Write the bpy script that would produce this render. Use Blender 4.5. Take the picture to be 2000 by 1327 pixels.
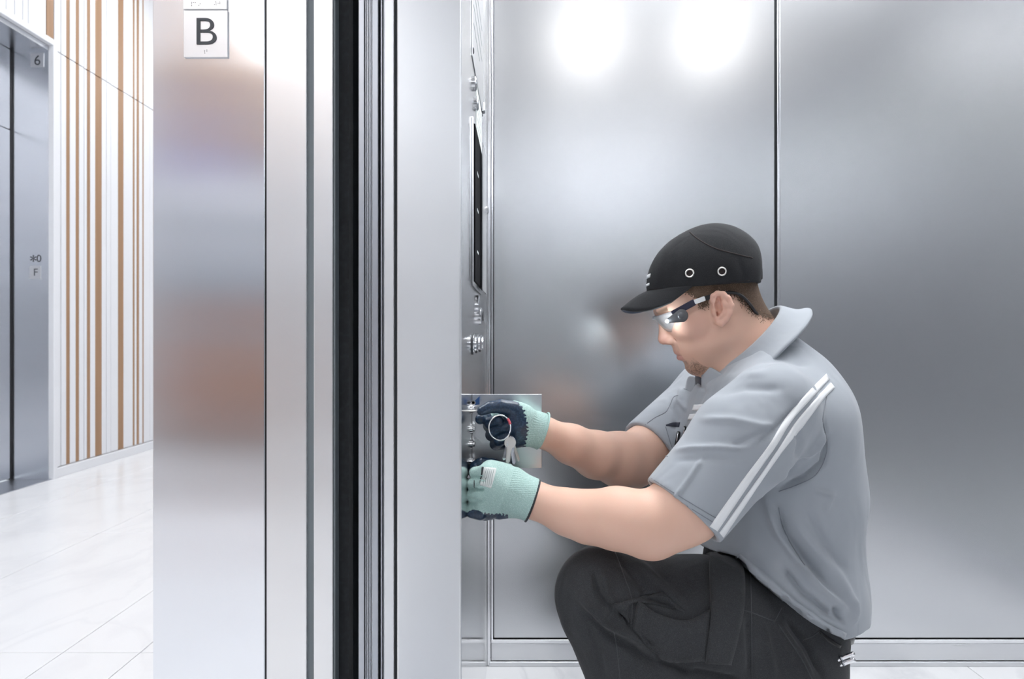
import bpy, bmesh, math, random
import numpy as np
from mathutils import Vector, Matrix
from mathutils.bvhtree import BVHTree

random.seed(7)
rng = np.random.default_rng(7)
SC = bpy.context.scene
COL = SC.collection
for _o in list(bpy.data.objects):
    bpy.data.objects.remove(_o)

# ---------------------------------------------------------------- camera, world, exposure
F, CX, CY, CAMH = 1400.0, 1020.0, 658.0, 0.86      # focal length and horizon measured on the 2000 x 1327 photograph
cam_d = bpy.data.cameras.new('camera')
cam_d.sensor_width = 36.0
cam_d.lens = F * 36.0 / 2000.0
cam_d.shift_x = -20.0 / 2000.0
cam_d.shift_y = -5.5 / 2000.0
cam_d.clip_start = 0.02
cam_d.dof.use_dof = True
cam_d.dof.focus_distance = 1.3
cam_d.dof.aperture_fstop = 7.1
cam = bpy.data.objects.new('camera', cam_d)
cam.location = (0, 0, CAMH)
cam.rotation_euler = (math.pi / 2, 0, 0)
COL.objects.link(cam)
SC.camera = cam

world = bpy.data.worlds.new('world')
SC.world = world
world.use_nodes = True
world.node_tree.nodes['Background'].inputs[0].default_value = (0.85, 0.92, 1.0, 1)
world.node_tree.nodes['Background'].inputs[1].default_value = 0.6

SC.view_settings.view_transform = 'Standard'
SC.view_settings.look = 'None'
SC.view_settings.gamma = 1.0
SC.view_settings.use_curve_mapping = False
SC.view_settings.exposure = 0.42

LAMP_CAB, FILL_PANEL, LAMP_LOBBY = 58.0, 10.0, 5.2     # emission strengths: cab downlights, added fill panel on the cab ceiling, lobby panels


def P(px, py, y):
    """a point seen at photo pixel (px, py) that stands at distance y from the lens"""
    return Vector(((px - CX) * y / F, y, CAMH + (CY - py) * y / F))


# ---------------------------------------------------------------- helpers
def tag(o, label=None, cat=None, group=None, kind=None):
    if label: o['label'] = label
    if cat: o['category'] = cat
    if group: o['group'] = group
    if kind: o['kind'] = kind
    return o


def empty(name, loc=(0, 0, 0)):
    o = bpy.data.objects.new(name, None)
    o.location = loc
    o.empty_display_size = 0.05
    COL.objects.link(o)
    return o


def world_loc(o):
    v = Vector(o.location)
    p = o.parent
    while p is not None:
        v = v + Vector(p.location)
        p = p.parent
    return v


def link(name, me, m=None, parent=None, loc=None):
    """link a mesh whose vertices are in world space; the origin is moved to loc (or the middle of its base)"""
    if loc is None:
        n = len(me.vertices)
        if n:
            a = np.empty(n * 3, np.float32)
            me.vertices.foreach_get('co', a)
            a = a.reshape(-1, 3)
            lo, hi = a.min(0), a.max(0)
            loc = Vector(((lo[0] + hi[0]) / 2, (lo[1] + hi[1]) / 2, lo[2]))
        else:
            loc = Vector((0, 0, 0))
    loc = Vector(loc)
    me.transform(Matrix.Translation(-loc))
    o = bpy.data.objects.new(name, me)
    COL.objects.link(o)
    if parent is not None:
        o.parent = parent
        o.location = loc - world_loc(parent)
    else:
        o.location = loc
    if m is not None:
        if isinstance(m, (list, tuple)):
            for q in m: me.materials.append(q)
        else:
            me.materials.append(m)
    return o


def mesh(name, verts, faces, smooth=False):
    me = bpy.data.meshes.new(name)
    me.from_pydata([tuple(v) for v in verts], [], [tuple(f) for f in faces])
    me.update()
    if smooth:
        me.polygons.foreach_set('use_smooth', [True] * len(me.polygons))
    return me


def from_bm(name, bm, smooth=False):
    bmesh.ops.recalc_face_normals(bm, faces=bm.faces[:])
    me = bpy.data.meshes.new(name)
    bm.to_mesh(me)
    bm.free()
    if smooth:
        me.polygons.foreach_set('use_smooth', [True] * len(me.polygons))
    return me


def bm_box(bm, x0, x1, y0, y1, z0, z1, bevel=0.0, seg=1):
    r = bmesh.ops.create_cube(bm, size=1.0)
    vs = r['verts']
    for v in vs:
        v.co = Vector((x0 + (v.co.x + .5) * (x1 - x0), y0 + (v.co.y + .5) * (y1 - y0), z0 + (v.co.z + .5) * (z1 - z0)))
    if bevel > 0:
        es = list({e for v in vs for e in v.link_edges})
        bmesh.ops.bevel(bm, geom=es, offset=bevel, segments=seg, affect='EDGES', profile=0.5)


def box(name, x0, x1, y0, y1, z0, z1, m, parent=None, bevel=0.0, seg=1, kind=None):
    bm = bmesh.new()
    bm_box(bm, x0, x1, y0, y1, z0, z1, bevel, seg)
    o = link(name, from_bm(name, bm), m, parent)
    if kind: o['kind'] = kind
    return o


def frame_mat(z):
    z = Vector(z).normalized()
    up = Vector((0, 0, 1)) if abs(z.z) < 0.9 else Vector((1, 0, 0))
    x = up.cross(z).normalized()
    y = z.cross(x)
    return Matrix((x, y, z)).transposed()


def bm_lathe(bm, base, axis, prof, seg=24, cap=True):
    """prof: list of (radius, distance along axis)"""
    R = frame_mat(axis)
    base = Vector(base)
    rings = []
    for r, h in prof:
        if r < 1e-6:
            rings.append([bm.verts.new(base + R @ Vector((0, 0, h)))])
        else:
            rings.append([bm.verts.new(base + R @ Vector((r * math.cos(2 * math.pi * i / seg), r * math.sin(2 * math.pi * i / seg), h))) for i in range(seg)])
    for a, b in zip(rings[:-1], rings[1:]):
        for i in range(seg):
            j = (i + 1) % seg
            if len(a) == 1 and len(b) == 1: continue
            if len(a) == 1: bm.faces.new((a[0], b[i], b[j]))
            elif len(b) == 1: bm.faces.new((a[i], a[j], b[0]))
            else: bm.faces.new((a[i], a[j], b[j], b[i]))
    if cap:
        for rg in (rings[0], rings[-1]):
            if len(rg) > 2: bm.faces.new(rg)


def lathe(name, base, axis, prof, m, parent=None, seg=24, smooth=True):
    bm = bmesh.new()
    bm_lathe(bm, base, axis, prof, seg)
    o = link(name, from_bm(name, bm, False), m, parent)
    if smooth:
        me = o.data
        me.polygons.foreach_set('use_smooth', [True] * len(me.polygons))
        me.set_sharp_from_angle(angle=math.radians(35))
    return o


def bm_tube(bm, pts, rad, seg=8, closed=False):
    pts = [Vector(p) for p in pts]
    n = len(pts)
    rads = rad if isinstance(rad, (list, tuple)) else [rad] * n
    rings = []
    prev = None
    for i, p in enumerate(pts):
        if closed: t = (pts[(i + 1) % n] - pts[i - 1])
        else: t = pts[min(i + 1, n - 1)] - pts[max(i - 1, 0)]
        t.normalize()
        if prev is None:
            R = frame_mat(t)
            x = R.col[0].copy()
        else:
            x = (prev - t * prev.dot(t)).normalized()
        prev = x
        y = t.cross(x)
        rings.append([bm.verts.new(p + (x * math.cos(2 * math.pi * k / seg) + y * math.sin(2 * math.pi * k / seg)) * rads[i]) for k in range(seg)])
    m = n if closed else n - 1
    for i in range(m):
        a, b = rings[i], rings[(i + 1) % n]
        for k in range(seg):
            bm.faces.new((a[k], a[(k + 1) % seg], b[(k + 1) % seg], b[k]))
    if not closed:
        bm.faces.new(rings[0]); bm.faces.new(rings[-1][::-1])


def tube(name, pts, rad, m, parent=None, seg=8, closed=False):
    bm = bmesh.new()
    bm_tube(bm, pts, rad, seg, closed)
    return link(name, from_bm(name, bm, True), m, parent)


def catmull(pts, k=6):
    pts = [Vector(p) for p in pts]
    out = []
    n = len(pts)
    for i in range(n - 1):
        p0, p1, p2, p3 = pts[max(i - 1, 0)], pts[i], pts[i + 1], pts[min(i + 2, n - 1)]
        for j in range(k):
            t = j / k
            out.append(0.5 * ((2 * p1) + (p2 - p0) * t + (2 * p0 - 5 * p1 + 4 * p2 - p3) * t * t + (3 * p1 - p0 - 3 * p2 + p3) * t ** 3))
    out.append(pts[-1])
    return out


def text(name, body, size, center, xdir, zdir, m, parent=None, depth=0.0006, bold=0.0, width=1.0):
    """lettering as real flat mesh: xdir = reading direction, zdir = up"""
    cu = bpy.data.curves.new(name, 'FONT')
    cu.body = body
    cu.size = size
    cu.align_x = 'CENTER'
    cu.align_y = 'CENTER'
    cu.extrude = depth
    cu.offset = bold
    t = bpy.data.objects.new(name + '_curve', cu)
    COL.objects.link(t)
    bpy.context.view_layer.update()
    dg = bpy.context.evaluated_depsgraph_get()
    me = bpy.data.meshes.new_from_object(t.evaluated_get(dg))
    bpy.data.objects.remove(t)
    bpy.data.curves.remove(cu)
    xd, zd = Vector(xdir).normalized(), Vector(zdir).normalized()
    nd = xd.cross(zd)
    M = Matrix((xd, zd, nd)).transposed().to_4x4()
    M.translation = Vector(center)
    a = [v.co.x for v in me.vertices]; b = [v.co.y for v in me.vertices]
    mid = Vector(((min(a) + max(a)) / 2, (min(b) + max(b)) / 2, 0))
    me.transform(M @ Matrix.Diagonal((width, 1, 1, 1)) @ Matrix.Translation(-mid))
    me.materials.clear()
    return link(name, me, m, parent)


# ---------------------------------------------------------------- materials
def mat(name):
    m = bpy.data.materials.new(name)
    m.use_nodes = True
    nt = m.node_tree
    b = nt.nodes['Principled BSDF']
    return m, nt, b


def plain(name, col, rough=0.5, metal=0.0, emit=None, estr=0.0, spec=0.5):
    m, nt, b = mat(name)
    b.inputs['Base Color'].default_value = (*col, 1)
    b.inputs['Roughness'].default_value = rough
    b.inputs['Metallic'].default_value = metal
    b.inputs['Specular IOR Level'].default_value = spec
    if emit:
        b.inputs['Emission Color'].default_value = (*emit, 1)
        b.inputs['Emission Strength'].default_value = estr
    return m


def N(nt, typ, **kw):
    n = nt.nodes.new(typ)
    for k, v in kw.items():
        if k.startswith('i_'): n.inputs[k[2:].replace('_', ' ')].default_value = v
        else: setattr(n, k, v)
    return n


def steel(name, col=(0.78, 0.79, 0.81), rough=0.3, grain=(2.0, 2.0, 900.0), gstr=0.03, wave=(0.6, 0.6, 7.0), wstr=0.0, wdist=0.01, metal=1.0, var=0.05, aniso=0.0):
    """brushed stainless steel: fine directional grain, soft sheet waviness"""
    m, nt, b = mat(name)
    tc = N(nt, 'ShaderNodeTexCoord')
    geo = N(nt, 'ShaderNodeNewGeometry')
    mp = N(nt, 'ShaderNodeMapping'); mp.inputs['Scale'].default_value = grain
    nt.links.new(geo.outputs['Position'], mp.inputs['Vector'])
    n1 = N(nt, 'ShaderNodeTexNoise'); n1.inputs['Scale'].default_value = 1.0; n1.inputs['Detail'].default_value = 2.0
    nt.links.new(mp.outputs[0], n1.inputs['Vector'])
    mr = N(nt, 'ShaderNodeMapRange'); mr.inputs[3].default_value = rough - var; mr.inputs[4].default_value = rough + var
    nt.links.new(n1.outputs['Fac'], mr.inputs[0])
    nt.links.new(mr.outputs[0], b.inputs['Roughness'])
    bp = N(nt, 'ShaderNodeBump'); bp.inputs['Strength'].default_value = gstr; bp.inputs['Distance'].default_value = 0.0006
    nt.links.new(n1.outputs['Fac'], bp.inputs['Height'])
    last = bp
    if wstr > 0:
        mp2 = N(nt, 'ShaderNodeMapping'); mp2.inputs['Scale'].default_value = wave
        nt.links.new(geo.outputs['Position'], mp2.inputs['Vector'])
        n2 = N(nt, 'ShaderNodeTexNoise'); n2.inputs['Scale'].default_value = 1.0; n2.inputs['Detail'].default_value = 1.0
        nt.links.new(mp2.outputs[0], n2.inputs['Vector'])
        b2 = N(nt, 'ShaderNodeBump'); b2.inputs['Strength'].default_value = wstr; b2.inputs['Distance'].default_value = wdist
        nt.links.new(n2.outputs['Fac'], b2.inputs['Height'])
        nt.links.new(bp.outputs[0], b2.inputs['Normal'])
        last = b2
    nt.links.new(last.outputs[0], b.inputs['Normal'])
    b.inputs['Base Color'].default_value = (*col, 1)
    b.inputs['Metallic'].default_value = metal
    if aniso:
        b.inputs['Anisotropic'].default_value = aniso
        tg = N(nt, 'ShaderNodeTangent', direction_type='RADIAL', axis='Z')
        nt.links.new(tg.outputs[0], b.inputs['Tangent'])
    return m


def marble(name, base, vein, scale, rot=0.6, rough=0.25, amount=0.5):
    m, nt, b = mat(name)
    geo = N(nt, 'ShaderNodeNewGeometry')
    mp = N(nt, 'ShaderNodeMapping')
    mp.inputs['Rotation'].default_value = (0, 0, rot)
    mp.inputs['Scale'].default_value = (scale, scale * 0.55, scale)
    nt.links.new(geo.outputs['Position'], mp.inputs['Vector'])
    n1 = N(nt, 'ShaderNodeTexNoise'); n1.inputs['Scale'].default_value = 1.6; n1.inputs['Detail'].default_value = 6.0; n1.inputs['Distortion'].default_value = 0.8
    nt.links.new(mp.outputs[0], n1.inputs['Vector'])
    # thin veins where the noise crosses its mean
    s = N(nt, 'ShaderNodeMath', operation='SUBTRACT'); s.inputs[1].default_value = 0.5
    nt.links.new(n1.outputs['Fac'], s.inputs[0])
    a = N(nt, 'ShaderNodeMath', operation='ABSOLUTE'); nt.links.new(s.outputs[0], a.inputs[0])
    r = N(nt, 'ShaderNodeMapRange'); r.inputs[1].default_value = 0.0; r.inputs[2].default_value = 0.05; r.inputs[3].default_value = amount; r.inputs[4].default_value = 0.0
    nt.links.new(a.outputs[0], r.inputs[0])
    n2 = N(nt, 'ShaderNodeTexNoise'); n2.inputs['Scale'].default_value = 2.2; n2.inputs['Detail'].default_value = 8.0
    nt.links.new(mp.outputs[0], n2.inputs['Vector'])
    r2 = N(nt, 'ShaderNodeMapRange'); r2.inputs[1].default_value = 0.52; r2.inputs[2].default_value = 0.75; r2.inputs[3].default_value = 0.0; r2.inputs[4].default_value = amount
    nt.links.new(n2.outputs['Fac'], r2.inputs[0])
    m1 = N(nt, 'ShaderNodeMath', operation='MULTIPLY'); nt.links.new(r.outputs[0], m1.inputs[0]); nt.links.new(n2.outputs['Fac'], m1.inputs[1])
    ad = N(nt, 'ShaderNodeMath', operation='MAXIMUM'); nt.links.new(m1.outputs[0], ad.inputs[0]); nt.links.new(r2.outputs[0], ad.inputs[1])
    mix = N(nt, 'ShaderNodeMix', data_type='RGBA')
    mix.inputs['A'].default_value = (*base, 1); mix.inputs['B'].default_value = (*vein, 1)
    nt.links.new(ad.outputs[0], mix.inputs['Factor'])
    nt.links.new(mix.outputs['Result'], b.inputs['Base Color'])
    b.inputs['Roughness'].default_value = rough
    return m


def wood(name, c1, c2):
    m, nt, b = mat(name)
    geo = N(nt, 'ShaderNodeNewGeometry')
    mp = N(nt, 'ShaderNodeMapping'); mp.inputs['Scale'].default_value = (40, 40, 1.2)
    nt.links.new(geo.outputs['Position'], mp.inputs['Vector'])
    n = N(nt, 'ShaderNodeTexNoise'); n.inputs['Scale'].default_value = 1.0; n.inputs['Detail'].default_value = 3.0
    nt.links.new(mp.outputs[0], n.inputs['Vector'])
    mix = N(nt, 'ShaderNodeMix', data_type='RGBA')
    mix.inputs['A'].default_value = (*c1, 1); mix.inputs['B'].default_value = (*c2, 1)
    nt.links.new(n.outputs['Fac'], mix.inputs['Factor'])
    nt.links.new(mix.outputs['Result'], b.inputs['Base Color'])
    b.inputs['Roughness'].default_value = 0.5
    return m


def cloth(name, col, var=0.12, weave=2600.0, wstr=0.25, rough=0.85, wrinkle=0.0, wscale=14.0, worn=None, wornamt=0.0, stretch=(1, 1, 1), sheen=0.2):
    m, nt, b = mat(name)
    geo = N(nt, 'ShaderNodeNewGeometry')
    nz = N(nt, 'ShaderNodeTexNoise'); nz.inputs['Scale'].default_value = 18.0; nz.inputs['Detail'].default_value = 5.0
    nt.links.new(geo.outputs['Position'], nz.inputs['Vector'])
    mix = N(nt, 'ShaderNodeMix', data_type='RGBA')
    mix.inputs['A'].default_value = (*[c * (1 - var) for c in col], 1)
    mix.inputs['B'].default_value = (*[min(1, c * (1 + var)) for c in col], 1)
    nt.links.new(nz.outputs['Fac'], mix.inputs['Factor'])
    out = mix.outputs['Result']
    wv = N(nt, 'ShaderNodeTexNoise'); wv.inputs['Scale'].default_value = weave / 3; wv.inputs['Detail'].default_value = 1.0
    nt.links.new(geo.outputs['Position'], wv.inputs['Vector'])
    if worn:
        mx = N(nt, 'ShaderNodeMix', data_type='RGBA')
        r = N(nt, 'ShaderNodeMapRange'); r.inputs[1].default_value = 0.45; r.inputs[2].default_value = 0.75; r.inputs[3].default_value = 0; r.inputs[4].default_value = wornamt
        nt.links.new(wv.outputs['Fac'], r.inputs[0])
        nt.links.new(r.outputs[0], mx.inputs['Factor'])
        nt.links.new(out, mx.inputs['A']); mx.inputs['B'].default_value = (*worn, 1)
        out = mx.outputs['Result']
    nt.links.new(out, b.inputs['Base Color'])
    bp = N(nt, 'ShaderNodeBump'); bp.inputs['Strength'].default_value = wstr; bp.inputs['Distance'].default_value = 0.0008
    nt.links.new(wv.outputs['Fac'], bp.inputs['Height'])
    last = bp
    if wrinkle > 0:
        mp = N(nt, 'ShaderNodeMapping'); mp.inputs['Scale'].default_value = stretch
        mp.inputs['Rotation'].default_value = (0, 0.7, 0)
        nt.links.new(geo.outputs['Position'], mp.inputs['Vector'])
        wr = N(nt, 'ShaderNodeTexNoise'); wr.inputs['Scale'].default_value = wscale; wr.inputs['Detail'].default_value = 2.0; wr.inputs['Distortion'].default_value = 0.6
        nt.links.new(mp.outputs[0], wr.inputs['Vector'])
        b2 = N(nt, 'ShaderNodeBump'); b2.inputs['Strength'].default_value = wrinkle; b2.inputs['Distance'].default_value = 0.02
        nt.links.new(wr.outputs['Fac'], b2.inputs['Height'])
        nt.links.new(bp.outputs[0], b2.inputs['Normal'])
        last = b2
    nt.links.new(last.outputs[0], b.inputs['Normal'])
    b.inputs['Roughness'].default_value = rough
    b.inputs['Sheen Weight'].default_value = sheen
    b.inputs['Sheen Roughness'].default_value = 0.5
    return m


M = {}
M['jamb'] = steel('brushed_jamb_steel', (0.83, 0.855, 0.895), 0.19, grain=(8, 8, 2600), gstr=0.0, var=0.0, wave=(0.5, 0.5, 6.0), wstr=0.25, wdist=0.012)
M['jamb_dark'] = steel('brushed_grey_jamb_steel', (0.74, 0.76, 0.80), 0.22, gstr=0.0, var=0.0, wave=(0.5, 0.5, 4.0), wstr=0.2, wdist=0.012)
M['return'] = steel('brushed_return_steel', (0.87, 0.875, 0.885), 0.30, grain=(8, 8, 2600), gstr=0.0, var=0.0, wave=(0.8, 0.8, 6.0), wstr=0.16, wdist=0.012, metal=0.8)
M['panel'] = steel('matt_panel_steel', (0.655, 0.668, 0.69), 0.265, grain=(700, 700, 700), gstr=0.0, var=0.0, metal=0.97)
M['cop'] = steel('polished_panel_steel', (0.80, 0.81, 0.83), 0.13, grain=(700, 700, 2), gstr=0.02, var=0.03)
M['trim'] = steel('trim_steel', (0.85, 0.86, 0.88), 0.2, grain=(300, 300, 3), gstr=0.03, wave=(2, 2, 3), wstr=0.1, wdist=0.004)
M['kick'] = steel('scuffed_kick_steel', (0.72, 0.73, 0.75), 0.33, grain=(6, 6, 120), gstr=0.2, wave=(5, 5, 40), wstr=0.25, wdist=0.004, var=0.12)
M['alu'] = steel('aluminium_profile', (0.50, 0.52, 0.56), 0.3, grain=(300, 300, 2), gstr=0.03)
M['chrome'] = plain('bright_chrome', (0.85, 0.86, 0.88), 0.12, 1.0)
M['dark_gap'] = plain('dark_rubber_gasket', (0.045, 0.05, 0.055), 0.6)
M['grey_gap'] = plain('grey_gasket', (0.2, 0.23, 0.25), 0.5)
M['black'] = plain('black_plastic', (0.012, 0.012, 0.014), 0.35)
M['screen'] = plain('matt_black_screen', (0.008, 0.008, 0.01), 0.7, spec=0.08)
M['letter'] = plain('charcoal_lettering', (0.06, 0.065, 0.075), 0.5)
M['white'] = plain('white_lacquer', (0.86, 0.87, 0.9), 0.45)
M['wall_white'] = plain('white_wall_paint', (0.85, 0.86, 0.88), 0.7)
M['ceiling'] = plain('white_ceiling_paint', (0.88, 0.88, 0.88), 0.8)
M['wood'] = wood('oak_slat', (0.30, 0.165, 0.085), (0.46, 0.275, 0.155))
M['marble'] = marble('white_marble', (0.92, 0.92, 0.93), (0.50, 0.51, 0.56), 1.9, 0.9, 0.22, 0.20)
M['marble_cab'] = marble('cab_white_marble', (0.86, 0.865, 0.88), (0.45, 0.46, 0.5), 2.2, -0.7, 0.2, 0.55)
M['grey_block'] = plain('grey_reflection_tint', (0.36, 0.39, 0.43), 0.4)  # this grey, violet and orange colour the added reflection blocks in the lobby
M['violet'] = plain('violet_reflection_tint', (0.16, 0.15, 0.44), 0.5)
M['orange'] = plain('orange_reflection_tint', (0.42, 0.20, 0.12), 0.5)
M['grout'] = plain('grey_grout', (0.55, 0.56, 0.58), 0.8)
M['shaft'] = cloth('dusty_black_shaft', (0.016, 0.018, 0.021), 0.5, 300, 0.4, 0.8, worn=(0.035, 0.04, 0.045), wornamt=0.6)
M['plate'] = steel('sign_plate_steel', (0.74, 0.745, 0.76), 0.36, grain=(4, 4, 1200), gstr=0.12)
M['lamp_cab'] = plain('cab_lamp_glow', (1, 1, 1), 0.4, emit=(1.0, 0.97, 0.93), estr=LAMP_CAB)
M['fill_panel'] = plain('cab_fill_glow', (1, 1, 1), 0.4, emit=(0.97, 0.985, 1.0), estr=FILL_PANEL)  # glow of the added fill panel
M['lamp_lobby'] = plain('lobby_lamp_glow', (1, 1, 1), 0.4, emit=(0.96, 0.98, 1.0), estr=LAMP_LOBBY)

# ================================================================ THE SETTING
ZC = 2.38                                  # cab ceiling
ZL = 3.60                                  # lobby ceiling
YW = 1.876                                 # far side wall of the cab
XC = -0.0925                               # inner face of the cab front return (control panel plane)
YR = 1.079                                 # reveal of the cab front return
YJ = 1.20                                  # reveal of the landing jamb
XB = 1.62                                  # rear wall of the cab
YN, YNR = -0.62, -0.22                     # near side wall of the cab, near reveal

# ---- lobby floor of marble slabs
fl = empty('floor', (-1.7, 2, 0)); tag(fl, kind='structure')
box('grout_bed', -2.9, -0.33, -5.2, 9.2, -0.08, -0.004, M['grout'], fl)
xs = [-2.86, -2.45, -1.85, -1.25, -1.04, -0.40]
ys0 = 0.75
for i in range(len(xs) - 1):
    y = ys0 - 1.2 * 5
    while y < 9.0:
        a = max(y, -5.1); b_ = min(y + 1.2, 9.1)
        if b_ - a > .05:
            box('floor_tile', xs[i] + .0011, xs[i + 1] - .0011, a + .0011, b_ - .0011, -0.03, 0.0, M['marble'], fl, bevel=0.0008)
        y += 1.2
# ---- cab floor
fc = empty('floor', (0.7, 0.6, 0)); tag(fc, kind='structure')
box('platform', -0.30, XB + .05, YN - .05, YW + .05, -0.08, -0.004, M['grout'], fc)
for (x0, x1) in ((-0.10, 0.56), (0.56, 1.16), (1.16, XB)):
    for (y0, y1) in ((YN, 0.66), (0.66, YW)):
        box('floor_tile', x0 + .0008, x1 - .0008, y0 + .0008, y1 - .0008, -0.03, 0.0, M['marble_cab'], fc, bevel=0.0008)
# sills in the doorway
sl = empty('door_sill', (-.25, .45, -.01)); tag(sl, kind='structure')
box('landing_sill', -0.42, -0.295, YNR - .1, YJ + .0, -0.03, -0.001, M['alu'], sl, bevel=.001)
box('car_sill', -0.265, -0.105, YNR - .05, YR + .03, -0.03, -0.001, M['alu'], sl, bevel=.001)

# ---- far side wall of the cab: steel panels, corner post, kick plate
wb = empty('wall_back', (0.7, YW, 0)); tag(wb, kind='structure')
box('backing', XC - .2, XB + .05, YW + .012, YW + .08, 0, ZC + .1, M['dark_gap'], wb)
px = lambda p: (p - CX) * YW / F
box('steel_panel', px(964.5), px(1512.5), YW - .002, YW + .012, .0715, ZC, M['panel'], wb, bevel=.0015)
box('steel_panel', px(1522.5), px(2075), YW - .002, YW + .012, .0715, ZC, M['panel'], wb, bevel=.0015)
box('steel_panel', px(2081), XB, YW - .002, YW + .012, .0715, ZC, M['panel'], wb, bevel=.0015)
box('seam_strip', px(1517.5), px(1522), YW - .0035, YW + .012, .0715, ZC, M['trim'], wb, bevel=.0008)
box('seam_strip', px(2076), px(2080.5), YW - .0035, YW + .012, .0715, ZC, M['trim'], wb, bevel=.0008)
cp = empty('trim_1', (XC + .008, YW, 0)); tag(cp, kind='structure')
box('corner_post', XC, px(958.5), YW - .006, YW + .012, .0, ZC, M['trim'], cp, bevel=.003, seg=3)
box('post_flange', px(959.3), px(963.2), YW - .0035, YW + .012, .066, ZC, M['trim'], cp, bevel=.001)
bb = empty('baseboard_back', (0.7, YW, 0)); tag(bb, kind='structure')
box('kick_lip', px(959.5), XB, YW - .006, YW + .012, .0595, .069, M['trim'], bb, bevel=.001)
box('kick_plate', px(959.5), XB, YW - .004, YW + .012, .0135, .0585, M['kick'], bb, bevel=.001)
box('toe_rail', px(955), XB, YW - .010, YW + .012, .0, .0125, M['kick'], bb, bevel=.001)

# ---- front return of the cab (reveal faces the lens, inner face carries the control panel)
wf = empty('wall_front', (-.14, 1.45, 0)); tag(wf, kind='structure')
box('return_panel', -0.1885, XC, YR, YW + .012, 0, ZC, M['return'], wf, bevel=.0022, seg=3)
box('return_skin', XC - .0005, XC + .0008, YR + .004, YW - .0065, .001, ZC, M['cop'], wf)
# near return, behind the lens
box('return_panel', -0.1885, XC, YN, YNR, 0, ZC, M['return'], wf, bevel=.0022, seg=3)
box('transom_panel', -0.1885, XC, YNR, YR, 2.1, ZC, M['return'], wf, bevel=.0022)
# ---- cab rear, near side, ceiling
wr_ = empty('wall_right', (XB, .6, 0)); tag(wr_, kind='structure')
for (y0, y1) in ((YN, .22), (.225, 1.045), (1.05, YW)):
    box('steel_panel', XB, XB + .014, y0, y1, .0715, ZC, M['panel'], wr_, bevel=.0015)
box('kick_plate', XB - .004, XB + .012, YN, YW, 0, .0705, M['kick'], wr_)
wn = empty('wall_near', (.7, YN, 0)); tag(wn, kind='structure')
for (x0, x1) in ((XC, .66), (.666, XB)):
    box('steel_panel', x0, x1, YN - .014, YN, .0715, ZC, M['panel'], wn, bevel=.0015)
box('kick_plate', XC, XB, YN - .012, YN + .004, 0, .0705, M['kick'], wn)
ceil = box('ceiling', XC - .1, XB + .05, YN - .05, YW + .05, ZC, ZC + .04, M['ceiling'], kind='structure')
# downlights in the cab ceiling
names = {(0, 0): 'beside the doorway', (1, 0): 'in the middle', (2, 0): 'by the rear wall'}
lp = empty('ceiling_light', (.75, 1.1, ZC - .02)); tag(lp, 'added luminous fill panel on the lift cab ceiling above the crouching person', 'light')  # unseen fill light, added to brighten the cab beyond its downlights
box('light_frame', .10, 1.42, 1.14, 1.74, ZC - .010, ZC, M['trim'], lp)
box('diffuser', .12, 1.40, 1.16, 1.72, ZC - .016, ZC - .010, M['fill_panel'], lp)
for i, x in enumerate((0.32, 0.95)):
    for j, y in enumerate((0.14,)):
        t = empty('downlight', (x, y, ZC - .012))
        tag(t, 'round recessed cab ceiling downlight, ' + names[(i, j)], 'light', 'cab ceiling downlights')
        lathe('rim', (x, y, ZC), (0, 0, -1), [(.062, 0), (.062, .006), (.075, .008), (.078, .004), (.078, 0)], M['chrome'], t)
        lathe('lens', (x, y, ZC - .001), (0, 0, -1), [(0, .004), (.060, .003), (.060, 0)], M['lamp_cab'], t)

# ---- car door (slid open), its grooved aluminium edge faces the lens
XD = lambda p, y: (p - CX) * y / F
cd = empty('door_1', (-.24, 1.3, 0)); tag(cd, kind='structure')
yd = 1.165
box('door_leaf', XD(701, yd), XD(735, yd), yd + .012, 2.2, .01, 2.12, M['alu'], cd, bevel=.001)
box('edge_profile', XD(700, yd), XD(711.5, yd), yd, yd + .03, .01, 2.12, M['alu'], cd, bevel=.0012, seg=2)
for k in range(4):
    a = 713 + k * 3.3
    box('edge_fin', XD(a, yd), XD(a + 2.5, yd), yd + .001, yd + .02, .01, 2.12, M['alu'], cd, bevel=.0005)
box('edge_profile', XD(726.5, yd), XD(738.5, yd), yd, yd + .03, .01, 2.12, M['alu'], cd, bevel=.0012, seg=2)
box('edge_gasket', XD(710, yd), XD(742, yd), yd + .014, yd + .032, .01, 2.12, M['dark_gap'], cd)
box('edge_strip', XD(742, yd), XD(745.5, yd), yd + .004, yd + .03, .01, 2.12, M['alu'], cd, bevel=.0008)
box('edge_strip', XD(746.5, yd), XD(749.5, yd), yd + .008, yd + .03, .01, 2.12, M['alu'], cd, bevel=.0008)
# slam post between the car door and the return
t2 = empty('trim_2', (-.2, 1.1, 0)); tag(t2, kind='structure')
ys = 1.10
box('slam_post', XD(750.5, ys), XD(769, ys), ys, ys + .5, 0, ZC, M['return'], t2, bevel=.001, seg=2)
box('post_gasket', XD(768, ys), XD(779, ys), ys + .010, ys + .5, 0, ZC, M['dark_gap'], t2)

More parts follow.
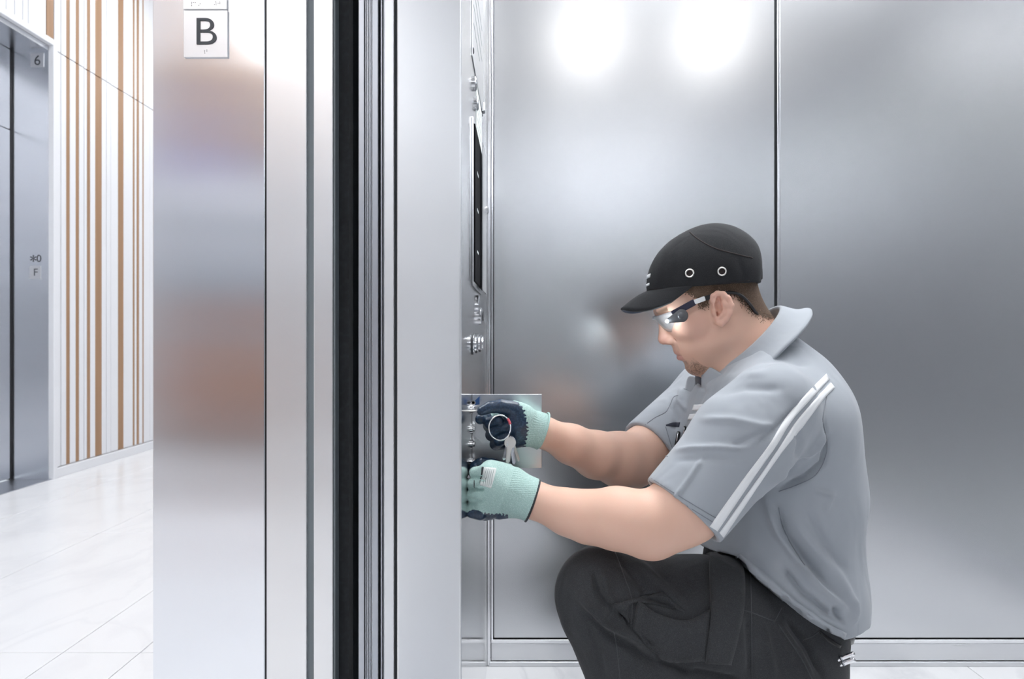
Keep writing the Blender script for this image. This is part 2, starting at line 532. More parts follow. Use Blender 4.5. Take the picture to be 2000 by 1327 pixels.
# ---- landing jamb and landing door
jm = empty('trim_3', (-.5, YJ, 0)); tag(jm, kind='structure')
jx = lambda p: (p - CX) * YJ / F
box('jamb_reveal', jx(298.5), jx(516.8), YJ, YJ + .05, 0, 2.2, M['jamb'], jm, bevel=.0012, seg=2)
box('jamb_strip', jx(519.4), jx(598), YJ + .002, YJ + .05, 0, 2.2, M['return'], jm, bevel=.0012, seg=2)
box('jamb_gasket', jx(516), jx(614), YJ + .008, YJ + .045, 0, 2.2, M['grey_gap'], jm)
box('jamb_joint', jx(516.6), jx(519.6), YJ + .003, YJ + .02, 0, 2.2, M['black'], jm)
box('jamb_reveal', jx(298.5), jx(598), YNR - .08, YNR - .03, 0, 2.2, M['jamb'], jm, bevel=.0012)
box('jamb_head', jx(298.5), jx(598), YNR - .05, YJ + .02, 2.2, 2.26, M['jamb'], jm, bevel=.0012)
ld = empty('door_2', (-.33, 1.4, 0)); tag(ld, kind='structure')
box('door_leaf', jx(611.5), jx(649), YJ + .003, YJ + 1.1, .01, 2.18, M['return'], ld, bevel=.0012, seg=2)
box('door_back', jx(649.5), jx(653), YJ + .006, YJ + 1.1, .01, 2.18, M['grey_gap'], ld)
# dark hoistway behind the gap, with a dusty wall face on its left
hw = empty('wall_shaft', (-.3, 1.8, 0)); tag(hw, kind='structure')
box('shaft_face', jx(653.5), jx(673), YJ + .03, YJ + .06, 0, 2.3, M['shaft'], hw)
box('shaft_back', -0.36, -0.17, YJ + 1.15, YJ + 1.2, 0, 2.5, M['black'], hw)
box('shaft_side', -0.1895, -0.1888, YR + .1, 2.45, 0, 2.5, M['black'], hw)

# ---- landing wall on our side of the lobby
wl = empty('wall_landing', (-.5, 4, 0)); tag(wl, kind='structure')
box('casing', jx(298.5) + .0005, jx(298.5) + .02, YJ + .051, YJ + .17, 0, 2.26, M['jamb'], wl, bevel=.001)
box('plaster', jx(298.5) + .006, -.42, YJ + .171, 9.0, 0, ZL, M['wall_white'], wl)
box('plaster', jx(298.5) + .006, -.42, -5.0, YNR - .08, 0, ZL, M['wall_white'], wl)
box('plaster', jx(298.5) + .006, -.19, YNR - .09, YJ + .06, 2.262, ZL, M['wall_white'], wl)

# ---- opposite lobby wall: slatted cladding in white and oak, with the other lift's entrance
XO = -2.832
wo = empty('wall_left', (XO, 2, 0)); tag(wo, kind='structure')
YE = XO * F / (109 - CX)                   # far edge of the entrance frame
YE2 = YE - 1.22
oy = lambda p: XO * F / (p - CX)
box('plaster', XO - .30, XO - .035, YE, 9.0, 0, ZL, M['wall_white'], wo)
box('plaster', XO - .30, XO - .035, YE2, YE, 2.61, ZL, M['wall_white'], wo)
box('plaster', XO - .30, XO - .035, -5.0, YE2, 0, ZL, M['wall_white'], wo)
# (first px, last px, kind): w white, o oak, g thin shadow gap
S = 2.552
lay = [(285, 315, 'w'), (319, 343, 'w'), (343, 362, 'o'), (362, 390, 'w'), (390, 408, 'o'), (408, 430, 'w'), (436, 449, 'r'), (449, 463, 'o'), (463, 487, 'w'),
       (487, 520, 'o'), (520, 541, 'w'), (544, 563, 'w'), (567, 603, 'r'), (603, 628, 'o'), (628, 673, 'w'), (674, 683, 'o'), (683, 692, 'w'), (692, 705, 'o'),
       (705, 721, 'w'), (722, 728, 'o'), (728, 757, 'w')]
slats = [(oy(a / S), oy(b / S), k) for a, b, k in lay]
y = slats[-1][1] + .004
while y < 8.6:
    k = random.choice('wwwoor')
    wd = random.choice((.05, .075, .1))
    slats.append((y, y + wd, k)); y += wd + .006
up = []
y = slats[0][0] - .006
while y > -4.8:
    k = random.choice('wwwowr')
    wd = random.choice((.04, .06, .09))
    up.append((y - wd, y, k)); y -= wd + .006
DEP = {'w': .014, 'r': .010, 'o': .0115}
def slat(y0, y1, k, z0, z1):
    g = .0
    box('slat', XO - .036, XO - .036 + DEP[k] + .006, y0 + g, y1 - g, z0, z1, M['wood'] if k == 'o' else M['white'], wo, bevel=.0015 if k != 'o' else 0)
for (a, b, k) in slats:
    slat(a, b, k, .062, 2.606)
    slat(a, b, k, 2.612, ZL)
for (a, b, k) in up:
    if b > 3.0 or b < YE2 - .1: slat(a, b, k, 2.66 if b > YE2 - .1 else 2.612, ZL)
    if b < YE2 - .1: slat(a, b, k, .062, 2.606)
box('slat_backing', XO - .04, XO - .034, YE, 9.0, .0, ZL, M['wood'], wo)
bl = box('baseboard_left', XO - .034, XO + .006, YE + .002, 9.0, 0, .058, M['white'], bevel=.002, kind='structure')
# entrance of the other lift
od = empty('door_3', (XO - .1, YE - .6, 0)); tag(od, kind='structure')
fw = .038
box('casing', XO - .02, XO + .012, YE - fw, YE, 0, 2.652, M['white'], od, bevel=.002)
box('casing', XO - .02, XO + .012, YE2 + fw, YE - fw, 2.614, 2.652, M['white'], od, bevel=.002)
box('casing', XO - .02, XO + .012, YE2, YE2 + fw, 0, 2.652, M['white'], od, bevel=.002)
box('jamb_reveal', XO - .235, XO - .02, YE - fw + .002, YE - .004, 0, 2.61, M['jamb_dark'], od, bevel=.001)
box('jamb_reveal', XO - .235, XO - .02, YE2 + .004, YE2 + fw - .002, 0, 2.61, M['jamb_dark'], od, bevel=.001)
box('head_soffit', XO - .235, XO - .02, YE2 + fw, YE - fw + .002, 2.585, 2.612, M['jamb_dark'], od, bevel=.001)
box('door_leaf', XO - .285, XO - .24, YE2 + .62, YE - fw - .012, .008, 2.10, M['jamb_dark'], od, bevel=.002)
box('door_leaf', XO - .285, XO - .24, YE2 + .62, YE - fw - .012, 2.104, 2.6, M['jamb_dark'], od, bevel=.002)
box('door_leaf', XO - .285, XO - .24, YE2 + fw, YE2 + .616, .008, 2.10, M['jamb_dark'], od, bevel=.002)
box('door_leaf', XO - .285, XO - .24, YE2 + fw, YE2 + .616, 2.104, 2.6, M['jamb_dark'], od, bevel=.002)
box('shadow_joint', XO - .286, XO - .236, YE - fw - .012, YE - fw + .01, 0, 2.61, M['black'], od)
box('door_sill', XO - .235, XO + .0, YE2 + fw, YE - fw, -.006, .003, M['alu'], od)

# ---- lobby ends and ceiling
we = empty('wall_end', (-1.7, -5, 0)); tag(we, kind='structure')
box('plaster', -3.2, -.4, -5.12, -5.0, 0, ZL, M['wall_white'], we)
box('oak_reflection_block', -2.79, -1.2, -4.99, -3.0, 2.42, 3.02, M['wood'], we)  # this and the four blocks below: unseen, added to tint the jamb's reflections
box('violet_reflection_block', -2.79, -2.1, -4.99, -3.02, 2.12, 2.418, M['violet'], we)
box('white_reflection_block', -2.79, -1.2, -4.99, -3.02, 1.75, 2.118, M['wall_white'], we)
box('grey_reflection_block', -2.79, -1.0, -4.99, -3.04, .92, 1.748, M['grey_block'], we)
box('orange_reflection_block', -2.79, -1.5, -4.99, -3.0, .22, .90, M['orange'], we)
wk = empty('wall_far', (-1.7, 9, 0)); tag(wk, kind='structure')
box('plaster', -3.2, -.4, 9.0, 9.12, 0, ZL, M['wall_white'], wk)
cl = box('ceiling', -3.2, -.35, -5.1, 9.1, ZL, ZL + .05, M['ceiling'], kind='structure')
pos = ['at the near end', 'second from the near end', 'before the open lift', 'past the open lift', 'second from the far end', 'at the far end']
for i, y in enumerate((-4.0, -2.0, 0.2, 2.6, 5.0, 7.4)):
    t = empty('ceiling_light', (-1.7, y, ZL - .02))
    tag(t, 'long luminous lobby ceiling panel ' + pos[i], 'light', 'lobby ceiling panels')
    box('light_frame', -2.32, -1.08, y - .52, y + .52, ZL - .012, ZL, M['white'], t)
    box('diffuser', -2.3, -1.1, y - .5, y + .5, ZL - .018, ZL - .012, M['lamp_lobby'], t)

# ================================================================ implicit-surface modelling
class Field:
    def __init__(self, lo, hi, h, fine=None):
        """grid from lo to hi with step h; fine = (lo, hi, step) of a denser core"""
        self.lo = np.array(lo, np.float32)
        self.ax = []
        for i in range(3):
            if fine is None:
                a = np.arange(lo[i], hi[i] + h, h)
            else:
                f0, f1, fh = max(fine[0][i], lo[i]), min(fine[1][i], hi[i]), fine[2]
                a = np.concatenate([np.arange(lo[i], f0, h), np.arange(f0, f1, fh), np.arange(f1, hi[i] + h, h)])
                if len(a) > 1: a = a[np.concatenate([[True], np.diff(a) > fh * .3])]
            self.ax.append(a.astype(np.float32))
        self.n = np.array([len(a) for a in self.ax])
        self.d = np.full(self.n, 0.2, np.float32)

    def sub(self, lo, hi):
        sl = []
        for i in range(3):
            a = int(np.clip(np.searchsorted(self.ax[i], lo[i]) - 1, 0, self.n[i] - 1))
            b = int(np.clip(np.searchsorted(self.ax[i], hi[i]) + 1, a + 1, self.n[i]))
            sl.append(slice(a, b))
        X = self.ax[0][sl[0]][:, None, None]; Y = self.ax[1][sl[1]][None, :, None]; Z = self.ax[2][sl[2]][None, None, :]
        return tuple(sl), X, Y, Z

    def _comb(self, sl, d, k, op):
        cur = self.d[sl]
        if op == 'u':
            if k <= 0: self.d[sl] = np.minimum(cur, d)
            else:
                h = np.clip(0.5 + 0.5 * (cur - d) / k, 0, 1)
                self.d[sl] = cur * (1 - h) + d * h - k * h * (1 - h)
        elif op == 's':
            if k <= 0: self.d[sl] = np.maximum(cur, -d)
            else:
                h = np.clip(0.5 - 0.5 * (cur + d) / k, 0, 1)
                self.d[sl] = cur * (1 - h) - d * h + k * h * (1 - h)
        elif op == 'i':
            self.d[sl] = np.maximum(cur, d)

    def cone(self, a, b, ra, rb, k=0.02, op='u', m=None, sy=1.0):
        a = np.array(a, np.float32); b = np.array(b, np.float32)
        r = max(ra, rb); mg = (k + .012 if m is None else m) + r
        sl, X, Y, Z = self.sub(np.minimum(a, b) - mg, np.maximum(a, b) + mg)
        ab = b - a; L = float(ab @ ab) + 1e-12
        t = np.clip(((X - a[0]) * ab[0] + (Y - a[1]) * ab[1] + (Z - a[2]) * ab[2]) / L, 0, 1)
        dx = X - a[0] - t * ab[0]; dy = (Y - a[1] - t * ab[1]) / sy; dz = Z - a[2] - t * ab[2]
        d = np.sqrt(dx * dx + dy * dy + dz * dz) - (ra + (rb - ra) * t)
        self._comb(sl, d, k, op)
        return self

    def chain(self, pts, rads, k=0.02, op='u', sy=1.0):
        for i in range(len(pts) - 1):
            self.cone(pts[i], pts[i + 1], rads[i], rads[i + 1], k, op, sy=sy)
        return self

    def ell(self, c, r, R=None, k=0.02, op='u'):
        c = np.array(c, np.float32); r = np.array(r, np.float32)
        mg = float(r.max()) + k + .012
        if R is None:
            sl, X, Y, Z = self.sub(c - r - k - .012, c + r + k + .012)
            x, y, z = X - c[0], Y - c[1], Z - c[2]
        else:
            R = np.array(R, np.float32)         # columns are the local axes
            sl, X, Y, Z = self.sub(c - mg, c + mg)
            X, Y, Z = X - c[0], Y - c[1], Z - c[2]
            x = X * R[0, 0] + Y * R[1, 0] + Z * R[2, 0]
            y = X * R[0, 1] + Y * R[1, 1] + Z * R[2, 1]
            z = X * R[0, 2] + Y * R[1, 2] + Z * R[2, 2]
        k0 = np.sqrt((x / r[0]) ** 2 + (y / r[1]) ** 2 + (z / r[2]) ** 2)
        k1 = np.sqrt((x / r[0] ** 2) ** 2 + (y / r[1] ** 2) ** 2 + (z / r[2] ** 2) ** 2) + 1e-9
        self._comb(sl, k0 * (k0 - 1) / k1, k, op)
        return self

    def plane(self, p, n, op='i', k=0.0, lo=None, hi=None):
        """keep the side the normal points away from (op i) inside a box"""
        n = np.array(n, np.float32); n = n / np.linalg.norm(n); p = np.array(p, np.float32)
        sl, X, Y, Z = self.sub(self.lo if lo is None else lo, [a[-1] for a in self.ax] if hi is None else hi)
        d = (X - p[0]) * n[0] + (Y - p[1]) * n[1] + (Z - p[2]) * n[2]
        self._comb(sl, d, k, op)
        return self

    def shell(self, t):
        self.d = np.maximum(self.d, -(self.d + t))
        return self

    def nets(self, smooth=0):
        d = self.d.copy()
        d[0, :, :] = d[-1, :, :] = 1; d[:, 0, :] = d[:, -1, :] = 1; d[:, :, 0] = d[:, :, -1] = 1
        s = d < 0
        nx, ny, nz = d.shape
        cnt = np.zeros((nx - 1, ny - 1, nz - 1), np.int8)
        for i in (0, 1):
            for j in (0, 1):
                for k in (0, 1):
                    cnt += s[i:nx - 1 + i, j:ny - 1 + j, k:nz - 1 + k]
        act = (cnt > 0) & (cnt < 8)
        idx = np.argwhere(act)
        vid = np.full(act.shape, -1, np.int32)
        vid[act] = np.arange(len(idx))
        acc = np.zeros((len(idx), 3), np.float64); num = np.zeros(len(idx))
        corners = [(i, j, k) for i in (0, 1) for j in (0, 1) for k in (0, 1)]
        for ca in corners:
            for axis in range(3):
                if ca[axis]: continue
                cb = list(ca); cb[axis] = 1
                da = d[idx[:, 0] + ca[0], idx[:, 1] + ca[1], idx[:, 2] + ca[2]]
                db = d[idx[:, 0] + cb[0], idx[:, 1] + cb[1], idx[:, 2] + cb[2]]
                mk = (da < 0) != (db < 0)
                t = np.where(mk, da / np.where(mk, da - db, 1), 0)
                pt = np.array(ca, np.float64)[None, :].repeat(len(idx), 0)
                pt[:, axis] = t
                acc[mk] += pt[mk]; num[mk] += 1
        fr = acc / num[:, None]
        V = np.stack([self.ax[i][idx[:, i]] + fr[:, i] * (self.ax[i][idx[:, i] + 1] - self.ax[i][idx[:, i]]) for i in range(3)], 1).astype(np.float64)
        faces = []
        for axis in range(3):
            u, v = (axis + 1) % 3, (axis + 2) % 3
            sl0 = [slice(None)] * 3; sl1 = [slice(None)] * 3
            sl0[axis] = slice(0, -1); sl1[axis] = slice(1, None)
            s0, s1 = s[tuple(sl0)], s[tuple(sl1)]
            e = np.argwhere(s0 != s1)
            ok = (e[:, u] > 0) & (e[:, v] > 0) & (e[:, u] < d.shape[u] - 1) & (e[:, v] < d.shape[v] - 1)
            e = e[ok]
            inside0 = s0[e[:, 0], e[:, 1], e[:, 2]]
            def cell(du, dv):
                c = e.copy(); c[:, u] += du; c[:, v] += dv
                return vid[c[:, 0], c[:, 1], c[:, 2]]
            q = np.stack([cell(-1, -1), cell(0, -1), cell(0, 0), cell(-1, 0)], 1)
            q[~inside0] = q[~inside0][:, ::-1]
            faces.append(q)
        Fq = np.concatenate(faces)
        for _ in range(smooth):
            V = laplace(V, Fq)
        return V, Fq


def laplace(V, Fq, lam=0.5):
    e = np.concatenate([Fq[:, [0, 1]], Fq[:, [1, 2]], Fq[:, [2, 3]], Fq[:, [3, 0]]])
    acc = np.zeros_like(V); n = np.zeros(len(V))
    for a, b in ((0, 1), (1, 0)):
        for c in range(3):
            acc[:, c] += np.bincount(e[:, a], V[e[:, b], c], len(V))
        n += np.bincount(e[:, a], minlength=len(V))
    return V * (1 - lam) + lam * acc / np.maximum(n, 1)[:, None]


def normals(V, Fq):
    a = np.cross(V[Fq[:, 2]] - V[Fq[:, 0]], V[Fq[:, 3]] - V[Fq[:, 1]])
    nn = np.zeros_like(V)
    for k in range(4):
        for c in range(3):
            nn[:, c] += np.bincount(Fq[:, k], a[:, c], len(V))
    return nn / (np.linalg.norm(nn, axis=1)[:, None] + 1e-12)


def pix(V):
    return np.stack([CX + V[:, 0] * F / V[:, 1], CY - (V[:, 2] - CAMH) * F / V[:, 1]], 1)


def seg_dist(p, line):
    """distance (px) of points p to a polyline, and the parameter along it"""
    best = np.full(len(p), 1e9); par = np.zeros(len(p))
    line = np.array(line, float)
    n = len(line) - 1
    for i in range(n):
        a, b = line[i], line[i + 1]
        ab = b - a
        t = np.clip(((p - a) @ ab) / (ab @ ab + 1e-9), 0, 1)
        d = np.linalg.norm(p - a - t[:, None] * ab, axis=1)
        m = d < best
        best[m] = d[m]; par[m] = (i + t[m]) / n
    return best, par


def creases(V, Fq, items, yf=None):
    """cloth relief: each item (polyline in photo px, width px, height m) raises or sinks the side of the cloth that faces the doorway"""
    Nn = normals(V, Fq)
    p = pix(V)
    face = np.clip(-Nn[:, 1] * 1.6 + .25, 0, 1)
    if yf is not None: face = face * (V[:, 1] < yf)
    off = np.zeros(len(V))
    for line, w, h in items:
        d, t = seg_dist(p, line)
        off += h * np.exp(-(d / w) ** 2) * np.clip(np.sin(np.pi * np.clip(t * .92 + .04, 0, 1)) * 1.8, 0, 1)
    return V + Nn * (off * face)[:, None]


def npmesh(name, V, Fq, smooth=True):
    me = bpy.data.meshes.new(name)
    V = np.ascontiguousarray(V, np.float32)
    me.vertices.add(len(V)); me.vertices.foreach_set('co', V.ravel())
    n = len(Fq)
    me.loops.add(n * 4); me.loops.foreach_set('vertex_index', np.ascontiguousarray(Fq, np.int32).ravel())
    me.polygons.add(n)
    me.polygons.foreach_set('loop_start', np.arange(0, n * 4, 4, dtype=np.int32))
    me.polygons.foreach_set('use_smooth', np.ones(n, bool))
    me.update(calc_edges=True)
    me.validate()
    return me


def drape(name, bvh, left, right, m, parent=None, lift=.0012, thick=.0010, ny=3, k=5, back=.0, yn=.6, direction=None):
    """a strip of cloth/paint of real thickness lying on a surface; left/right = edge polylines in photo px"""
    def dens(l):
        return [Vector((q.x, q.y)) for q in catmull([Vector((a, b, 0)) for a, b in l], k)]
    L, Rr = dens(left), dens(right)
    n = min(len(L), len(Rr))
    o = Vector((0, 0, CAMH))
    rows = []
    last = None
    for i in range(n):
        row = []
        for j in range(ny + 1):
            q = L[i].lerp(Rr[i], j / ny)
            dr = (P(q.x, q.y, 1.0) - o).normalized()
            hit, nn, _, _ = bvh.ray_cast(o + dr * yn, dr)
            if hit is None:
                hit, nn, _, _ = bvh.find_nearest(P(q.x, q.y, last[0].y if last else 1.25))
                row.append((hit, nn)); continue
            last = (hit, nn)
            row.append(last)
        rows.append(row)
    V, Fc = [], []
    W = ny + 1
    for row in rows:
        for c in row:
            V.append(c[0] + c[1] * lift)
    base = len(V)
    for row in rows:
        for c in row:
            V.append(c[0] - c[1] * thick)
    for i in range(n - 1):
        for j in range(ny):
            a, b, c, d = i * W + j, i * W + j + 1, (i + 1) * W + j + 1, (i + 1) * W + j
            Fc.append((a, b, c, d)); Fc.append((base + d, base + c, base + b, base + a))
    def side(seq):
        for a, b in zip(seq[:-1], seq[1:]):
            Fc.append((a, b, base + b, base + a))
    side([j for j in range(W)]); side([(n - 1) * W + j for j in range(W)])
    side([i * W for i in range(n)]); side([i * W + ny for i in range(n)])
    bm = bmesh.new()
    vs = [bm.verts.new(v) for v in V]
    for f in Fc:
        try: bm.faces.new([vs[q] for q in f])
        except ValueError: pass
    return link(name, from_bm(name, bm, True), m, parent)


def seam(name, bvh, line, m, parent, w=1.6, lift=.0006, k=4, thick=.0012):
    pts = catmull([Vector((a, b, 0)) for a, b in line], 2)
    L, Rr = [], []
    for i, p in enumerate(pts):
        t = (pts[min(i + 1, len(pts) - 1)] - pts[max(i - 1, 0)]).normalized()
        nn = Vector((-t.y, t.x, 0)) * w * .5
        L.append((p.x + nn.x, p.y + nn.y)); Rr.append((p.x - nn.x, p.y - nn.y))
    return drape(name, bvh, L, Rr, m, parent, lift, thick, ny=1, k=k)


def bvh_of(V, Fq):
    return BVHTree.FromPolygons([tuple(v) for v in V], [tuple(int(i) for i in f) for f in Fq])

# ================================================================ THE TECHNICIAN
def skin_mat():
    m, nt, b = mat('skin')
    at = N(nt, 'ShaderNodeAttribute', attribute_name='tint')
    nz = N(nt, 'ShaderNodeTexNoise'); nz.inputs['Scale'].default_value = 55.0; nz.inputs['Detail'].default_value = 4.0
    geo = N(nt, 'ShaderNodeNewGeometry'); nt.links.new(geo.outputs['Position'], nz.inputs['Vector'])
    mx = N(nt, 'ShaderNodeMix', data_type='RGBA', blend_type='MULTIPLY'); mx.inputs['Factor'].default_value = 0.28
    cr = N(nt, 'ShaderNodeMix', data_type='RGBA'); cr.inputs['A'].default_value = (1, .82, .75, 1); cr.inputs['B'].default_value = (1, 1, 1, 1)
    nt.links.new(nz.outputs['Fac'], cr.inputs['Factor'])
    nt.links.new(at.outputs['Color'], mx.inputs['A']); nt.links.new(cr.outputs['Result'], mx.inputs['B'])
    nt.links.new(mx.outputs['Result'], b.inputs['Base Color'])
    b.inputs['Roughness'].default_value = 0.48
    b.inputs['Subsurface Weight'].default_value = 0.12
    b.inputs['Subsurface Radius'].default_value = (0.012, 0.005, 0.003)
    b.inputs['Subsurface Scale'].default_value = 0.6
    n2 = N(nt, 'ShaderNodeTexNoise'); n2.inputs['Scale'].default_value = 900.0; n2.inputs['Detail'].default_value = 2.0
    nt.links.new(geo.outputs['Position'], n2.inputs['Vector'])
    bp = N(nt, 'ShaderNodeBump'); bp.inputs['Strength'].default_value = 0.12; bp.inputs['Distance'].default_value = 0.001
    nt.links.new(n2.outputs['Fac'], bp.inputs['Height']); nt.links.new(bp.outputs[0], b.inputs['Normal'])
    return m


M['skin'] = skin_mat()
M['shirt'] = cloth('grey_work_shirt', (0.36, 0.39, 0.43), 0.05, 4200, 0.10, 0.85, wrinkle=0.42, wscale=11, stretch=(1, 1, .45))
M['collar'] = cloth('grey_collar', (0.37, 0.40, 0.44), 0.05, 4200, 0.10, 0.85, wrinkle=0.1, wscale=16)
M['shirt_seam'] = cloth('grey_stitching', (0.22, 0.24, 0.27), 0.05, 4200, 0.1, 0.9)
M['stripe'] = cloth('white_reflective_stripe', (0.90, 0.92, 0.94), 0.02, 4200, 0.06, 0.5)
M['tshirt'] = cloth('navy_undershirt', (0.03, 0.035, 0.055), 0.1, 3000, 0.2)
M['trousers'] = cloth('charcoal_trousers', (0.027, 0.029, 0.033), 0.25, 3000, 0.4, 0.9, wrinkle=0.5, wscale=12, worn=(0.09, 0.095, 0.10), wornamt=0.5, stretch=(1, 1, .5), sheen=0.08)
M['trouser_flap'] = cloth('charcoal_pocket', (0.027, 0.029, 0.033), 0.25, 3000, 0.4, 0.9, wrinkle=0.4, wscale=18, worn=(0.10, 0.105, 0.11), wornamt=0.5, sheen=0.08)
M['stitch'] = cloth('pale_grey_stitching', (0.055, 0.058, 0.064), 0.2, 3000, 0.3, 0.9)
M['cap'] = cloth('washed_black_cap', (0.012, 0.013, 0.0155), 0.25, 3400, 0.5, 0.92, wrinkle=0.14, wscale=16, worn=(0.045, 0.048, 0.055), wornamt=0.4, sheen=0.05)
M['cap_under'] = cloth('navy_brim_underside', (0.012, 0.028, 0.07), 0.2, 3000, 0.3, 0.9)
M['hair'] = cloth('short_brown_hair', (0.10, 0.062, 0.040), 0.5, 2400, 0.9, 0.8, worn=(0.26, 0.17, 0.115), wornamt=0.8, sheen=0.0)
M['knit'] = cloth('mint_knit', (0.42, 0.62, 0.58), 0.08, 1900, 0.8, 0.95, worn=(0.66, 0.82, 0.78), wornamt=0.75)
M['coat'] = cloth('blue_black_glove_coating', (0.014, 0.032, 0.066), 0.3, 900, 0.12, 0.30, worn=(0.05, 0.10, 0.19), wornamt=0.6, sheen=0.0)
M['cuff_edge'] = cloth('dark_cuff_edge', (0.03, 0.035, 0.04), 0.2, 1800, 0.6)
M['label_white'] = plain('printed_white_label', (0.85, 0.9, 0.88), 0.7)
M['label_ink'] = plain('printed_grey_ink', (0.22, 0.28, 0.28), 0.7)
M['navy'] = plain('navy_temple_plastic', (0.03, 0.032, 0.06), 0.35)
M['pod'] = plain('grey_lamp_pod', (0.12, 0.125, 0.135), 0.45)
M['brass_ring'] = plain('nickel_ring', (0.88, 0.86, 0.82), 0.38, 1.0)
M['hole'] = plain('dark_hole', (0.02, 0.012, 0.012), 0.8)
M['eye_white'] = plain('eye_white', (0.75, 0.72, 0.7), 0.2)
M['led'] = plain('white_led', (1, 1, 1), 0.3, emit=(0.85, 0.95, 1.0), estr=380.0)
M['pink'] = plain('pink_key_sleeve', (0.75, 0.12, 0.16), 0.45)
M['blue'] = plain('blue_plastic_tag', (0.03, 0.11, 0.32), 0.4)


def lens_mat():
    m, nt, b = mat('clear_glare_lens')
    nt.nodes.remove(b)
    tr = N(nt, 'ShaderNodeBsdfTransparent'); tr.inputs[0].default_value = (0.93, 0.95, 0.96, 1)
    gl = N(nt, 'ShaderNodeBsdfGlossy'); gl.inputs['Roughness'].default_value = 0.22
    lw = N(nt, 'ShaderNodeLayerWeight'); lw.inputs['Blend'].default_value = 0.35
    mr = N(nt, 'ShaderNodeMapRange'); mr.inputs[3].default_value = 0.16; mr.inputs[4].default_value = 0.85
    nt.links.new(lw.outputs['Facing'], mr.inputs[0])
    ms = N(nt, 'ShaderNodeMixShader')
    nt.links.new(mr.outputs[0], ms.inputs[0]); nt.links.new(tr.outputs[0], ms.inputs[1]); nt.links.new(gl.outputs[0], ms.inputs[2])
    df = N(nt, 'ShaderNodeBsdfDiffuse'); df.inputs[0].default_value = (.95, .97, 1, 1)  # white share paints the lamp's glare into the lens
    m2 = N(nt, 'ShaderNodeMixShader'); m2.inputs[0].default_value = 0.22
    nt.links.new(ms.outputs[0], m2.inputs[1]); nt.links.new(df.outputs[0], m2.inputs[2])
    nt.links.new(m2.outputs[0], nt.nodes['Material Output'].inputs[0])
    return m
M['lens'] = lens_mat()

# ---- joints (world metres; picked on the photograph at each limb's own distance)
YM = 1.36                                            # his middle plane; he faces the control panel, left side to the doorway
TH = math.radians(25)
HO = Vector((0.352, YM, 0.908))                      # between the ear canals
HU = Vector((-math.cos(TH), 0, -math.sin(TH)))       # face direction
HV = Vector((-math.sin(TH), 0, math.cos(TH)))        # crown direction
HR = np.array([[HU.x, 0, HV.x], [HU.y, 1, HV.y], [HU.z, 0, HV.z]])
def hp(u, v, w=0.0): return HO + HU * u + HV * v + Vector((0, w, 0))

SL = P(1505, 785, 1.16)
LARM = [(SL + Vector((.008, .020, -.018)), .036), (P(1435, 890, 1.145), .042), (P(1338, 990, 1.122), .052), (P(1282, 1030, 1.115), .046)]
LFORE = [(P(1258, 1020, 1.115), .0500), (P(1204, 1013, 1.135), .0480), (P(1150, 1010, 1.158), .0415), (P(1110, 1001, 1.172), .0365), (P(1040, 976, 1.197), .0295), (P(985, 960, 1.205), .022)]
SR = P(1395, 775, 1.56)
RARM = [(SR + Vector((.006, -.01, -.015)), .040), (P(1320, 838, 1.50), .048), (P(1262, 878, 1.445), .052)]
RFORE = [(P(1240, 893, 1.42), .051), (P(1205, 895, 1.395), .0495), (P(1165, 889, 1.36), .044), (P(1115, 868, 1.32), .0355), (P(1062, 845, 1.283), .0265), (P(1020, 830, 1.265), .019)]
HIPL, KNEEL, ANKL = Vector((.485, 1.28, .352)), P(1180, 1163, 1.19), Vector((.245, 1.19, .10))
HIPR, KNEER, ANKR = Vector((.485, 1.45, .33)), Vector((.158, 1.50, .30)), Vector((.32, 1.50, .10))


